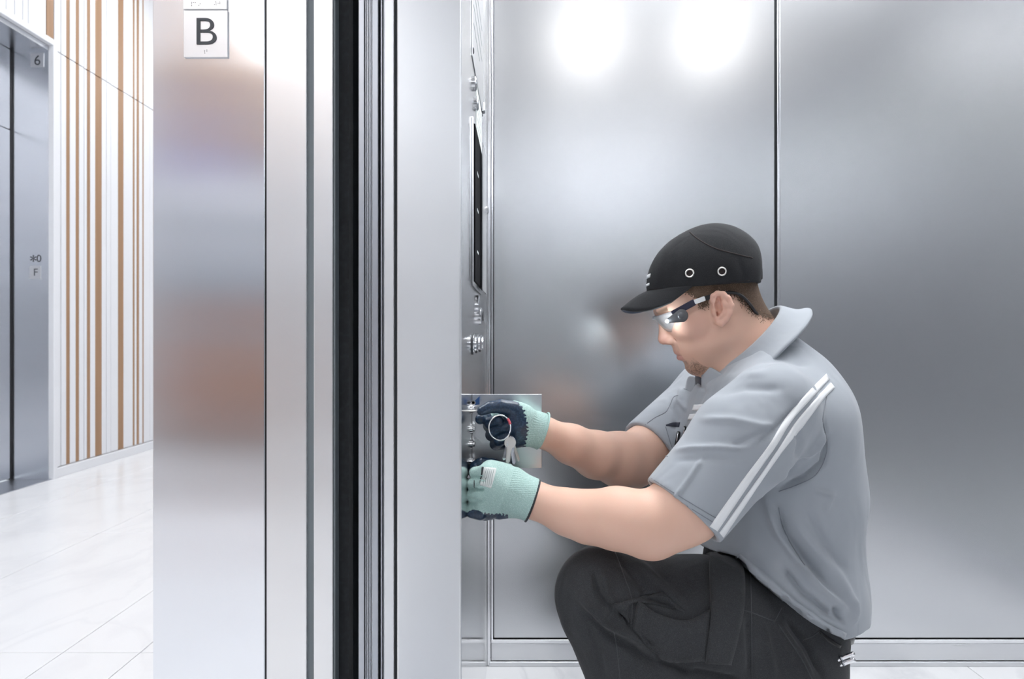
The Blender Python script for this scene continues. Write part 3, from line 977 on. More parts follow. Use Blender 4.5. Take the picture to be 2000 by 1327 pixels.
def head_prims(f, grow=0.0, face=True):
    g = grow
    f.ell(hp(-.012, .048), (.098 + g, .0755 + g, .086 + g), HR, .01)
    f.ell(hp(.018, .022), (.066 + g, .068 + g, .06 + g), HR, .02)
    if face:
        f.ell(hp(.036, -.022), (.050, .055, .068), HR, .025)
        f.ell(hp(.028, -.045), (.045, .056, .040), HR, .025)
    for s in (-1, 1):
        f.cone(hp(.002, -.048, s * .046), hp(.058, -.084, s * .014), .017, .014, .025)
        f.cone(hp(-.002, -.01, s * .052), hp(.002, -.05, s * .047), .02, .016, .03)
        f.ell(hp(.052, -.004, s * .043), (.026, .022, .024), HR, .02)
        f.cone(hp(.066, .037, s * .040), hp(.079, .0395, s * .012), .010, .0105, .012)
    f.ell(hp(.066, -.083), (.0165, .021, .017), HR, .012)
    f.ell(hp(.064, -.046), (.0185, .030, .028), HR, .018)
    f.cone(hp(.080, .026), hp(.0975, -.0095), .0075, .0095, .012)
    f.ell(hp(.0975, -.0135), (.0100, .0105, .0092), HR, .006)
    for s in (-1, 1):
        f.ell(hp(.0885, -.0195, s * .0105), (.0105, .0072, .0082), HR, .005)
        f.ell(hp(.093, -.0262, s * .006), (.0052, .0026, .003), HR, .003, 's')
        f.cone(hp(.080, -.020, s * .020), hp(.070, -.045, s * .031), .0022, .0016, .006, 's')
    # eye sockets, lids
    for s in (-1, 1):
        f.ell(hp(.083, .017, s * .031), (.013, .016, .0105), HR, .012, 's')
        f.ell(hp(.0665, .017, s * .031), (.0125, .0135, .0125), HR, .003)
        f.cone(hp(.0795, .0135, s * .0235), hp(.0765, .0135, s * .038), .0013, .0012, .002, 's')
    # lips
    f.cone(hp(.0795, -.0455, -.010), hp(.0795, -.0455, .010), .0065, .0065, .008)
    f.cone(hp(.0745, -.047, -.020), hp(.0795, -.0455, -.010), .004, .0065, .006)
    f.cone(hp(.0745, -.047, .020), hp(.0795, -.0455, .010), .004, .0065, .006)
    f.cone(hp(.0805, -.0575, -.009), hp(.0805, -.0575, .009), .0068, .0068, .006)
    f.cone(hp(.0735, -.054, -.019), hp(.0805, -.0575, -.009), .004, .0066, .006)
    f.cone(hp(.0735, -.054, .019), hp(.0805, -.0575, .009), .004, .0066, .006)
    f.cone(hp(.0885, -.0518, -.012), hp(.0885, -.0518, .012), .0018, .0018, .003, 's')
    f.cone(hp(.0855, -.0518, -.012), hp(.076, -.0512, -.024), .0018, .0016, .003, 's')
    f.cone(hp(.0855, -.0518, .012), hp(.076, -.0512, .024), .0018, .0016, .003, 's')
    f.cone(hp(.084, -.0705, -.012), hp(.084, -.0705, .012), .004, .004, .008, 's')


def ears(f):
    for s in (-1, 1):
        def ep(px_, py_, w):
            q = P(px_, py_, YM - .082)
            return Vector((q.x, YM + s * w, q.z))
        f.cone(ep(1406, 590, .0745), ep(1406, 622, .0735), .0155, .0105, .006)
        f.ell(ep(1410, 598, .0835), (.0150, .006, .0215), HR, .006)
        f.ell(ep(1405, 603, .0905), (.0088, .0140, .0150), HR, .002, 's')
        f.ell(ep(1401, 613, .087), (.0042, .0150, .0062), HR, .002, 's')
        f.ell(ep(1404, 586, .0905), (.0068, .0115, .0080), HR, .002, 's')
        rim = [(1390, 586, .080), (1392, 578, .083), (1400, 573, .085), (1411, 575, .088), (1420, 584, .091), (1425, 597, .0925), (1423, 612, .0905), (1418, 624, .086), (1410, 632, .0815), (1404, 631, .079)]
        f.chain([ep(*q) for q in rim], [.0036, .0036, .0040, .0044, .0046, .0046, .0044, .0046, .0056, .0045], .004)
        f.chain([ep(1410, 583, .086), ep(1415, 596, .0875), ep(1413, 612, .086), ep(1406, 621, .083)], [.0028, .0036, .0036, .003], .005)
        f.cone(ep(1395, 608, .080), ep(1396, 614, .080), .0042, .0036, .004)


def body():
    f = Field((-.06, 1.02, .04), (.66, 1.68, 1.06), .0045, fine=((.225, 1.265, .785), (.445, 1.455, .965), .0016))
    head_prims(f)
    ears(f)
    # neck and trunk (under the clothes)
    f.cone(hp(-.025, -.01), Vector((.432, YM, .815)), .058, .066, .03)
    f.cone(hp(-.047, .0), Vector((.460, YM, .82)), .043, .052, .03)
    f.cone(hp(.018, -.06), Vector((.395, YM, .79)), .036, .045, .025)
    f.cone(Vector((.432, YM, .81)), Vector((.44, YM, .70)), .066, .10, .03)
    f.cone(Vector((.445, 1.28, .745)), Vector((.445, 1.44, .745)), .045, .045, .03)
    f.ell((.462, YM, .65), (.105, .145, .12), None, .03)
    f.ell((.47, YM, .48), (.115, .145, .14), None, .04)
    f.ell((.49, YM, .33), (.08, .125, .09), None, .04)
    for arm, fore in ((LARM, LFORE), (RARM, RFORE)):
        f.chain([a for a, _ in arm], [r for _, r in arm], .03)
        f.chain([a for a, _ in fore], [r for _, r in fore], .012)
    f.cone(P(1266, 1054, 1.115), P(1256, 1054, 1.118), .0235, .024, .022)          # point of the left elbow
    f.cone(P(1345, 1003, 1.122), P(1278, 1044, 1.118), .034, .028, .022)            # triceps down to the elbow
    f.cone(P(1240, 915, 1.42), P(1215, 915, 1.40), .036, .034, .025)              # right elbow
    f.chain([SL + Vector((.008, .020, -.018)), (.45, 1.27, .735)], [.036, .040], .03)
    f.chain([SR + Vector((.006, -.01, -.015)), (.45, 1.45, .735)], [.040, .040], .03)
    for h_, k_, a_ in ((HIPL, KNEEL, ANKL), (HIPR, KNEER, ANKR)):
        f.chain([h_, k_, a_], [.058, .045, .032], .03)
    V, Q = f.nets(smooth=1)
    # tint per vertex: natural colour differences of the skin
    base = np.array([0.80, 0.52, 0.40])
    col = np.repeat(base[None, :], len(V), 0)
    L = (V - np.array(HO))
    u = L @ np.array(HU); v = L @ np.array(HV); w = L[:, 1]
    def blob(cu, cv, ru, rv, wmin=0, wmax=9, pw=2):
        dd = ((u - cu) / ru) ** 2 + ((v - cv) / rv) ** 2
        return np.exp(-dd ** (pw / 2)) * ((np.abs(w) >= wmin) & (np.abs(w) <= wmax))
    def blend(mask, c, a):
        nonlocal col
        mm = (np.clip(mask, 0, 1) * a)[:, None]
        col = col * (1 - mm) + np.array(c) * mm
    headm = (u > -.14) & (v > -.12) & (np.abs(w) < .11) & (V[:, 2] > .77)
    r = rng.random(len(V))
    blend(blob(.05, -.01, .03, .03) * headm, (.80, .45, .36), .4)
    blend(blob(.102, -.012, .014, .014) * headm, (.76, .38, .31), .5)
    blend(blob(.0865, -.057, .011, .0062, 0, .020, 4) * headm, (.60, .27, .24), .8)
    blend(blob(.084, -.0455, .010, .0048, 0, .020, 4) * headm, (.60, .30, .26), .55)
    blend(blob(.070, -.087, .020, .015, 0, .036, 3) * headm, (.30, .18, .12), .7)           # goatee
    blend(blob(.082, -.070, .010, .008, 0, .014, 3) * headm, (.25, .15, .10), .5)
    blend(blob(.045, -.075, .05, .025, 0, .09, 3) * headm, (.66, .45, .35), .3)             # shaved beard shade
    blend(blob(.083, -.036, .012, .008, 0, .025, 3) * headm, (.55, .36, .28), .45)
    blend(blob(.0775, .0385, .016, .0042, .010, .046, 4) * headm, (.16, .09, .05), .8)       # eyebrows
    blend(blob(.080, .0135, .010, .0022, .015, .043, 4) * headm, (.10, .06, .05), .7)        # lashes
    blend(blob(.020, .022, .012, .014, .055, .09, 3) * headm, (.24, .15, .10), .55)          # sideburns
    blend(blob(-.080, -.02, .04, .035, .0, .09, 3) * headm, (.48, .32, .23), .6)          # clipped nape
    jit = 1 - .5 * (r[:, None] > .55) * np.clip(blob(.070, -.086, .022, .017, 0, .036, 3) * headm, 0, 1)[:, None]
    col = col * jit
    earm = headm * (np.abs(w) > .078) * (np.abs(v - .01) < .05) * (np.abs(u + .015) < .035)
    blend(earm, (.82, .48, .39), .45)
    armm = (V[:, 0] < .34) & (V[:, 2] < .76)
    blend(armm * np.clip((V[:, 2] - .5) * 3, 0, 1), (.82, .56, .44), .4)
    return V, Q, np.concatenate([col, np.ones((len(V), 1))], 1)


V, Q, colr = body()
me = npmesh('person', V, Q)
at = me.color_attributes.new('tint', 'FLOAT_COLOR', 'POINT')
at.data.foreach_set('color', colr.astype(np.float32).ravel())
man = link('person', me, M['skin'], None, loc=(.35, YM, 0))
tag(man, 'crouching person in grey work shirt, black cap and gloves, working at the lift panel', 'person')
bv_body = bvh_of(V, Q)

# eyes
for s in (-1, 1):
    bm = bmesh.new()
    bmesh.ops.create_uvsphere(bm, u_segments=16, v_segments=10, radius=.0118, matrix=Matrix.Translation(hp(.0655, .0165, s * .031)))
    link('eye', from_bm('eye', bm, True), M['eye_white'], man)

# hair: clipped sides and nape below the cap
def cap_plane(f, off=0.0, keep_above=True):
    n = Vector((.07, 0, -1)) if keep_above else Vector((-.07, 0, 1))
    f.plane((.23, YM, .944 + off), n)

f = Field((.235, 1.26, .84), (.50, 1.46, 1.0), .0016)
head_prims(f, grow=.0012, face=False)
f.cone(hp(-.025, -.01), Vector((.432, YM, .815)), .0595, .066, .03)
f.cone(hp(-.047, .0), Vector((.460, YM, .82)), .0440, .0530, .03)
Vh, Qh = f.nets(1)
HAIRLINE = [(1322, 568), (1340, 571), (1356, 581), (1367, 600), (1378, 603), (1385, 596), (1388, 580), (1400, 572), (1424, 572), (1440, 582), (1456, 596), (1468, 608), (1482, 618), (1520, 624), (1520, 530), (1322, 530)]
def inside(pt, poly):
    x, y = pt; r_ = False; n = len(poly)
    for i in range(n):
        (x0, y0), (x1, y1) = poly[i], poly[(i + 1) % n]
        if (y0 > y) != (y1 > y) and x < (x1 - x0) * (y - y0) / (y1 - y0) + x0: r_ = not r_
    return r_
cent = Vh[Qh].mean(1)
dn = 1.36 - np.abs(cent[:, 1] - YM)
hx = CX + cent[:, 0] * F / dn; hy = CY - (cent[:, 2] - CAMH) * F / dn
nz = rng.normal(0, 3.0, (len(cent), 2)) * np.where(hx > 1425, 1.7, 1.0)[:, None]
keep = np.array([inside((a + c[0], b + c[1]), HAIRLINE) for a, b, c in zip(hx, hy, nz)])
Qk = Qh[keep]
used = np.unique(Qk); remap = np.full(len(Vh), -1); remap[used] = np.arange(len(used))
link('hair', npmesh('hair', Vh[used], remap[Qk]), M['hair'], man)

# ---------------------------------------------------------------- shirt
def c7(*pts): return [(1180 + a / 2.552, 600 + b / 2.552) for a, b in pts]
def c8(*pts): return [(1040 + a / 2.857, 1020 + b / 2.857) for a, b in pts]

def shirt():
    f = Field((.17, 1.00, .27), (.70, 1.72, .94), .0036)
    f.ell((.466, YM, .415), (.166, .204, .16), None, .03)
    f.ell((.488, YM, .36), (.138, .202, .12), None, .03)
    f.ell((.480, YM, .57), (.155, .190, .165), None, .05)
    f.ell((.468, YM, .70), (.148, .205, .145), None, .05)
    f.cone((.455, 1.30, .765), (.455, 1.42, .765), .062, .062, .04)
    f.cone((.455, YM, .79), (.458, YM, .83), .078, .062, .03)
    # sleeves
    hem = P(1333, 999, 1.125); top = P(1452, 858, 1.15)
    ax = (hem - top).normalized()
    SLs = SL + Vector((.004, .006, -.010))
    f.cone(SLs, (.455, 1.29, .752), .066, .062, .045)
    f.ell((.500, YM, .775), (.062, .105, .068), None, .04)
    f.cone(top, SLs, .076, .066, .03)
    f.cone(hem + ax * .05, top, .071, .076, .03)
    hemr = P(1268, 882, 1.455)
    axr = (hemr - SR).normalized()
    f.cone(SR, (.45, 1.43, .75), .072, .066, .04)
    f.cone(hemr + axr * .05, SR, .066, .080, .04)
    # folds that hang over the waist band
    f.shell(.0105)
    # openings
    f.plane(hem, ax, 'i', lo=hem - Vector((.13, .12, .12)), hi=hem + Vector((.085, .12, .10)))
    f.plane(hemr, axr, 'i', lo=hemr - Vector((.12, .12, .12)), hi=hemr + Vector((.05, .12, .10)))
    sl, X, Y, Z = f.sub((.17, 1.0, .27), (.70, 1.72, .56))
    nA = np.array((-.60, 0, -.80))
    dA = (X - .472) * nA[0] + (Z - .405) * nA[2]
    cut_ = np.minimum(dA + 0 * Y, (.478 + .10 * (X - .3)) - Z + 0 * Y)          # side hem, and the front tail on the lap
    cut_ = np.maximum(cut_, .366 - .25 * np.clip(Y - 1.2, 0, .2) - Z)                               # back hem
    f._comb(sl, cut_.astype(np.float32), 0, 'i')
    f.cone((.445, YM, .80), (.40, YM, .95), .066, .09, .004, 's')
    f.cone((.40, YM, .83), (.325, YM, .80), .05, .035, .01, 's')
    V, Q = f.nets(3)
    it = [
        (c7((340, 715), (450, 705), (560, 700), (720, 705)), 7, .004), (c7((350, 765), (520, 755), (700, 760)), 8, -.002),
        (c7((480, 560), (640, 560), (780, 590), (870, 600)), 9, .003), (c7((640, 690), (760, 640), (860, 590)), 7, -.003),
        (c7((540, 440), (700, 400), (880, 410)), 11, -.0035), (c7((520, 400), (620, 350), (800, 330)), 10, .003),
        (c7((760, 690), (860, 600), (980, 470)), 6, -.004), (c7((345, 960), (430, 850), (490, 750)), 6, .0032),
        (c7((820, 890), (930, 790), (1060, 700), (1110, 620)), 9, .006), (c7((880, 900), (1000, 850), (1090, 780), (1120, 650)), 8, -.008),
        (c7((960, 760), (980, 680), (960, 600)), 7, -.005), (c7((900, 830), (950, 780), (1010, 740)), 6, -.006),
        (c7((740, 240), (860, 190), (1000, 230)), 9, .005), (c7((760, 300), (880, 250), (1030, 290)), 9, -.005), (c7((830, 160), (930, 120), (960, 170)), 7, -.004),
        (c7((860, 1000), (900, 1130), (1000, 1260), (1120, 1400)), 10, -.008), (c7((800, 960), (870, 1130), (960, 1260), (1050, 1380)), 10, .007),
        (c7((930, 1050), (1040, 1200), (1160, 1340), (1240, 1480)), 13, .007), (c7((1000, 1010), (1100, 1180), (1220, 1330)), 12, -.004),
        (c7((1040, 910), (1140, 940), (1100, 1020)), 6, .0025), (c7((1100, 560), (1105, 680), (1100, 760)), 4, -.003),
        (c8((1200, 200), (1300, 330), (1480, 490), (1600, 540)), 9, .007), (c8((1400, 250), (1500, 380), (1690, 540)), 8, -.009), (c8((1480, 220), (1620, 380), (1760, 500)), 9, .007),
        (c8((1690, 470), (1710, 520), (1740, 560)), 6, -.008), (c8((1780, 420), (1800, 500), (1780, 570)), 9, .006),
        (c7((470, 340), (500, 420), (440, 540)), 6, -.005), (c7((330, 470), (360, 560), (350, 620)), 8, -.005), (c7((390, 400), (370, 470), (420, 520)), 6, .004),
    ]
    V = creases(V, Q, [(l, w * .75, h * 1.5) for l, w, h in it])
    return V, Q

Vs, Qs = shirt()
sh = link('shirt', npmesh('shirt', Vs, Qs), M['shirt'], man)
bv_shirt = bvh_of(Vs, Qs)
bv_chest = bvh_of(Vs, Qs[Vs[Qs][:, :, 1].min(1) > 1.235])       # the shirt without the near sleeve

# white stripes along the sleeve and on the chest
drape('sleeve_stripe', bv_shirt, c7((1105, 335), (1010, 430), (900, 562), (820, 690), (700, 850), (526, 1092)),
      c7((1121, 362), (1032, 455), (930, 572), (850, 700), (742, 852), (562, 1117)), M['stripe'], sh, lift=.0016)
drape('sleeve_stripe', bv_shirt, c7((1127, 378), (1050, 462), (952, 578), (872, 702), (762, 862), (574, 1126)),
      c7((1147, 402), (1076, 478), (985, 600), (900, 702), (792, 852), (592, 1148)), M['stripe'], sh, lift=.0016)
def c3(*pts): return [(1220 + a / 7.37, 720 + b / 7.37) for a, b in pts]
drape('chest_stripe', bv_chest, c3((1005, 522), (1120, 518), (1240, 513)), c3((980, 605), (1100, 605), (1220, 605)), M['stripe'], sh, lift=.0016)
drape('chest_stripe', bv_chest, c3((945, 657), (1070, 653), (1200, 650)), c3((915, 737), (1045, 740), (1175, 740)), M['stripe'], sh, lift=.0016)
# seams
for ln in (c7((205, 855), (330, 940), (540, 1072)), c7((215, 840), (345, 925), (555, 1052)),
           c7((1110, 440), (1090, 560), (1108, 650), (1105, 740), (1040, 850), (870, 920)),
           c7((870, 1000), (885, 1080), (930, 1180), (1000, 1290))):
    seam('stitched_seam', bv_shirt, ln, M['shirt_seam'], sh, w=1.5)
for ln in (c3((120, 960), (420, 720), (600, 620), (700, 420), (770, 390)), c3((180, 1000), (400, 1190), (620, 1270)), c3((850, 290), (930, 320)), c3((590, 840), (640, 1010), (680, 1140))):
    seam('stitched_seam', bv_shirt, ln, M['shirt_seam'], sh, w=1.3)
# chest pocket welt and the two pens clipped in it
drape('pocket_opening', bv_chest, c3((590, 815), (690, 780), (800, 778)), c3((600, 830), (690, 838), (785, 845)), M['tshirt'], sh, lift=.001)

# collar: a folded stand around the neck, pointed at the front
def collar():
    C = Vector((.4265, YM, .850))
    a = Vector((.76, 0, .60)).normalized()                # front-to-back in the collar plane
    n = Vector((-.60, 0, .79)).normalized()               # up out of the collar
    yv = Vector((0, 1, 0))
    bm = bmesh.new()
    rows = []
    K = 44
    for i in range(K + 1):
        t = -1 + 2 * i / K                                 # from one front point round the back to the other
        ph = t * math.radians(152)
        ca, sa = math.cos(ph), math.sin(ph)
        front = max(0, (abs(t) - .55) / .45)
        top = C + a * (.083 * ca) + yv * (.073 * sa) + n * (.004 + .010 * ca)
        fold = C + a * (.088 * ca) + yv * (.079 * sa) + n * (.010 + .010 * ca)
        mid = C + a * (.106 * ca - .002 * front) + yv * (.099 * sa) + n * (-.014 + .004 * ca - .004 * front)
        low = C + a * (.127 * ca - .008 * front) + yv * (.127 * sa) + n * (-.024 + .004 * ca - .018 * front)
        inn = C + a * (.080 * ca) + yv * (.071 * sa) + n * (-.030)
        rows.append([bm.verts.new(q) for q in (inn, top, fold, mid, low)])
    for r0, r1 in zip(rows[:-1], rows[1:]):
        for j in range(4):
            bm.faces.new((r0[j], r0[j + 1], r1[j + 1], r1[j]))
    o = link('collar', from_bm('collar', bm, True), M['collar'], sh)
    md = o.modifiers.new('s', 'SUBSURF'); md.levels = 2; md.render_levels = 2
    md = o.modifiers.new('t', 'SOLIDIFY'); md.thickness = .0042; md.offset = 0
    return o
collar()
# placket with the open collar band, and the undershirt in the gap
def sheet(name, pts, m, parent, thick=.003, sub=0):
    bm = bmesh.new()
    rows = [[bm.verts.new(q) for q in row] for row in pts]
    for r0, r1 in zip(rows[:-1], rows[1:]):
        for j in range(len(r0) - 1):
            bm.faces.new((r0[j], r0[j + 1], r1[j + 1], r1[j]))
    o = link(name, from_bm(name, bm, True), m, parent)
    if sub:
        md = o.modifiers.new('s', 'SUBSURF'); md.levels = sub; md.render_levels = sub
    md = o.modifiers.new('t', 'SOLIDIFY'); md.thickness = thick; md.offset = 0
    return o
sheet('placket', [[P(1371, 716, 1.345), P(1371, 745, 1.345), P(1371, 790, 1.345)], [P(1385, 715, 1.325), P(1387, 745, 1.322), P(1390, 790, 1.32)],
                  [P(1405, 728, 1.305), P(1409, 750, 1.30), P(1415, 785, 1.295)], [P(1425, 738, 1.285), P(1430, 752, 1.28), P(1440, 780, 1.27)]], M['collar'], sh, sub=2)
sheet('placket', [[P(1361, 738, 1.42), P(1358, 760, 1.42), P(1356, 800, 1.42)], [P(1352, 735, 1.44), P(1350, 760, 1.445), P(1345, 800, 1.45)],
                  [P(1343, 735, 1.47), P(1340, 760, 1.475), P(1335, 800, 1.48)]], M['collar'], sh, sub=2)
sheet('undershirt', [[P(1358, 728, 1.40), P(1362, 770, 1.40), P(1366, 800, 1.40)], [P(1372, 728, 1.375), P(1374, 770, 1.37), P(1376, 800, 1.37)],
                     [P(1385, 726, 1.36), P(1386, 770, 1.355), P(1386, 800, 1.355)]], M['tshirt'], sh)

# ---------------------------------------------------------------- trousers
def trousers():
    f = Field((.03, 1.03, .05), (.66, 1.66, .52), .0036)
    f.ell((.480, YM, .325), (.105, .150, .125), None, .03)
    f.cone((.45, 1.25, .27), (.27, 1.22, .30), .10, .085, .04)
    f.cone((.45, 1.46, .25), (.27, 1.49, .24), .095, .08, .04)
    f.ell((.472, 1.30, .265), (.104, .105, .11), None, .04)
    f.ell((.472, 1.42, .265), (.104, .105, .11), None, .04)
    f.cone((.462, YM, .42), (.482, YM, .37), .115, .12, .03, sy=1.25)
    for (h_, k_, a_) in ((HIPL, KNEEL, ANKL), (HIPR, KNEER, ANKR)):
        mid = h_.lerp(k_, .5) + Vector((0, 0, -.012))
        f.chain([h_ + Vector((0, 0, -.01)), mid, k_], [.083, .094, .078], .03)
        sh_ = k_.lerp(a_, .5) + Vector((.012, 0, 0))
        f.chain([k_, sh_, a_ + Vector((0, 0, -.02))], [.077, .083, .082], .02)
    V, Q = f.nets(1)
    it = [(c8((230, 380), (400, 560), (560, 640), (790, 810)), 9, .007), (c8((250, 470), (400, 620), (560, 700), (700, 800)), 10, -.006),
          (c8((340, 290), (370, 400), (430, 490)), 7, -.006), (c8((390, 290), (420, 400), (450, 470)), 7, .005), (c8((390, 560), (430, 500), (450, 460)), 5, .005),
          (c8((560, 200), (700, 330), (860, 490)), 10, .005), (c8((620, 420), (700, 440), (800, 470)), 8, -.008), (c8((480, 200), (560, 300), (640, 400)), 9, -.004),
          (c8((1360, 560), (1480, 720), (1560, 880)), 8, .007), (c8((1420, 540), (1540, 700), (1620, 860)), 8, -.007), (c8((1290, 600), (1330, 750), (1350, 880)), 8, .004),
          (c8((1200, 520), (1210, 700), (1215, 880)), 9, -.004), (c8((600, 640), (720, 770), (900, 860)), 8, -.006), (c8((160, 500), (220, 700), (260, 880)), 10, .004),
          (c8((300, 560), (360, 700), (400, 880)), 11, -.004), (c8((880, 830), (1000, 850), (1150, 880)), 8, -.006), (c8((480, 500), (520, 540), (545, 590)), 5, -.007)]
    V = creases(V, Q, [(l, w * .8, h * 1.4) for l, w, h in it])
    return V, Q
Vt, Qt = trousers()
tr = link('trousers', npmesh('trousers', Vt, Qt), M['trousers'], man)
bv_tr = bvh_of(Vt, Qt)
nS = len(Vs)
bv_both = bvh_of(np.concatenate([Vs, Vt]), np.concatenate([Qs, Qt + nS]))
drape('shirt_hem', bv_both, [(1448, 1082), (1474, 1106), (1530, 1154), (1592, 1203), (1650, 1236)], [(1436, 1091), (1463, 1117), (1520, 1166), (1583, 1216), (1646, 1249)], M['shirt'], sh, lift=.0045, thick=.003, ny=3)
drape('cargo_pocket', bv_tr, c8((585, 440), (640, 480), (720, 520), (860, 548), (985, 490)), c8((560, 600), (640, 700), (740, 762), (840, 775), (965, 765)), M['trouser_flap'], tr, lift=.006, ny=8)
drape('pocket_flap', bv_tr, c8((430, 465), (575, 425), (725, 388)), c8((540, 560), (560, 450), (850, 500)), M['trouser_flap'], tr, lift=.003, ny=4)
drape('tool_strap', bv_tr, c8((1005, 178), (985, 220), (990, 480), (975, 640), (957, 772)), c8((1090, 178), (1160, 270), (1165, 450), (1140, 600), (1095, 782)), M['trouser_flap'], tr, lift=.0095, ny=6)
for ln in (c8((460, 170), (520, 330), (555, 440), (550, 570)), c8((455, 610), (475, 740), (490, 880)), c8((1215, 290), (1220, 500), (1225, 880)),
           c8((1165, 490), (1220, 505), (1350, 555)), c8((1350, 555), (1390, 480)), c8((1370, 570), (1500, 760), (1560, 880)), c8((1600, 610), (1560, 640), (1510, 660))):
    seam('stitched_seam', bv_tr, ln, M['stitch'], tr, w=1.7)
bvp = None
# welt of the zipped hip pocket and the belt under the shirt hem
drape('hip_pocket', bv_tr, c8((1600, 605), (1660, 650), (1720, 690)), c8((1605, 625), (1650, 670), (1712, 705)), M['black'], tr, lift=.002)
belt = bmesh.new()
pts = []
for i in range(40):
    a = 2 * math.pi * i / 40
    pts.append(Vector((.482 + .118 * math.cos(a), YM + .155 * math.sin(a), .385 - .06 * math.cos(a) - .01)))
bm_tube(belt, pts, .012, 6, True)
link('belt', from_bm('belt', belt, True), M['black'], tr)

# work boots on the floor below
for (a_, rz, nm) in ((ANKL, 0, 'boot'), (ANKR, 0, 'boot')):
    f = Field((a_.x - .26, a_.y - .07, -.002), (a_.x + .09, a_.y + .07, .17), .004)
    f.cone(a_ + Vector((.0, 0, .04)), a_ + Vector((.005, 0, -.03)), .05, .05, .02)
    f.cone((a_.x + .02, a_.y, .05), (a_.x - .13, a_.y, .045), .045, .04, .03)
    f.ell((a_.x - .16, a_.y, .035), (.07, .048, .04), None, .03)
    f.plane((0, 0, .014), (0, 0, -1))
    Vb, Qb = f.nets(1)
    bo = link(nm, npmesh(nm, Vb, Qb), M['black'], man)
    bm = bmesh.new()
    ring = []
    for i in range(28):
        t = 2 * math.pi * i / 28
        ring.append((a_.x - .085 + .155 * math.cos(t), a_.y + (.047 if math.cos(t) < .2 else .040) * math.sin(t)))
    lo_ = [bm.verts.new((x, y, 0)) for x, y in ring]; hi_ = [bm.verts.new((x, y, .018)) for x, y in ring]
    bm.faces.new(lo_); bm.faces.new(hi_)
    for i in range(28):
        bm.faces.new((lo_[i], lo_[(i + 1) % 28], hi_[(i + 1) % 28], hi_[i]))
    link('sole', from_bm('sole', bm), M['dark_gap'], bo)

# ---------------------------------------------------------------- cap
def cap():
    f = Field((.20, 1.255, .92), (.50, 1.465, 1.09), .0026)
    f.ell(hp(-.020, .055), (.1125, .0885, .100), HR, .01)
    f.ell(hp(-.052, .060), (.080, .084, .088), HR, .02)
    f.plane((.4425, YM, .98), (-1, 0, .12), 's', .018)
    f.shell(.006)
    cap_plane(f, .0, True)
    return f.nets(1)
Vc, Qc = cap()
Vc = creases(Vc, Qc, [([(1330, 462), (1322, 500), (1318, 560)], 7, -.0015), ([(1300, 480), (1290, 520), (1284, 565)], 8, .0012), ([(1440, 500), (1450, 530), (1452, 550)], 8, -.0012)])
cp_ = link('cap', npmesh('cap', Vc, Qc), M['cap'], man)
cp_['label'] = 'black baseball style bump cap with metal eyelets'
bv_cap = bvh_of(Vc, Qc)
seam('crown_seam', bv_cap, [(1347, 453), (1362, 466), (1394, 484), (1440, 497), (1470, 504)], M['hole'], cp_, w=2.0)
seam('crown_seam', bv_cap, [(1262, 566), (1300, 564), (1354, 561), (1400, 557), (1464, 548)], M['hole'], cp_, w=1.3)
def on_cap(px_, py_):
    o = Vector((0, 0, CAMH)); dr = (P(px_, py_, 1) - o).normalized()
    hit, nn, _, _ = bv_cap.ray_cast(o + dr * .5, dr)
    return hit, nn
for (qx, qy) in ((1347, 534), (1410, 530.5)):
    h_, n_ = on_cap(qx, qy)
    lathe('eyelet', h_ - n_ * .001, n_, [(.0055, .001), (.0058, .0026), (.0068, .0032), (.0080, .0026), (.0085, .0006)], M['brass_ring'], cp_, seg=28)
    lathe('eyelet_hole', h_ - n_ * .001, n_, [(.0, .0016), (.0056, .0016), (.0056, .0)], M['hole'], cp_, seg=20)
# brim
bm = bmesh.new()
rows = []
K, R_ = 28, 8
for i in range(K + 1):
    s = -1 + 2 * i / K
    w = s * .0800
    root_u = -.020 + .1125 * math.sqrt(max(0, 1 - (w / .0885) ** 2 - ((.0805 - .055) / .1) ** 2))
    row = []
    for j in range(R_ + 1):
        r = j / R_
        ln = .066 * math.sqrt(max(0.0, 1 - abs(s) ** 3.0)) * r
        base_ = Vector((HO.x, YM + w, 0)) + Vector((HU.x * 1.0, 0, 0)) * (root_u - .002)
        q0 = hp(root_u - .004, .0805, w)
        q0.z = .9445 + .07 * (q0.x - .23) + .001
        q = q0 + Vector((-.80, 0, -.52)) * ln + Vector((0, 0, -1)) * ((.034 * s * s) * ln / .066 - .004 * math.sin(math.pi * r) * (1 - s * s))
        row.append(bm.verts.new(q))
    rows.append(row)
for r0, r1 in zip(rows[:-1], rows[1:]):
    for j in range(R_):
        bm.faces.new((r0[j], r1[j], r1[j + 1], r0[j + 1]))
br = link('brim', from_bm('brim', bm, True), [M['cap'], M['cap_under']], cp_)
md = br.modifiers.new('t', 'SOLIDIFY'); md.thickness = .0042; md.offset = 0; md.material_offset = 1; md.use_rim = True; md.material_offset_rim = 0
# closing strap at the back, white embroidery on the front
box('strap_slider', .4320, .4465, YM - .032, YM + .03, .9655, .9875, M['black'], cp_, bevel=.003, seg=2)
for (z0, z1, u_) in ((.985, 1.0, 0), (.968, .974, 0)):
    pass
for (vv, hh) in ((.108, .006), (.094, .004)):
    pts_ = []
    for i in range(7):
        w = -.0165 + .033 * i / 6
        row = []
        for dv in (hh / 2, -hh / 2):
            v_ = vv + dv
            u_ = -.020 + .1125 * math.sqrt(1 - (w / .0885) ** 2 - ((v_ - .055) / .1) ** 2) + .0004
            row.append(hp(u_, v_, w))
        pts_.append(row)
    sheet('embroidered_mark', pts_, M['stripe'], cp_, .0014)

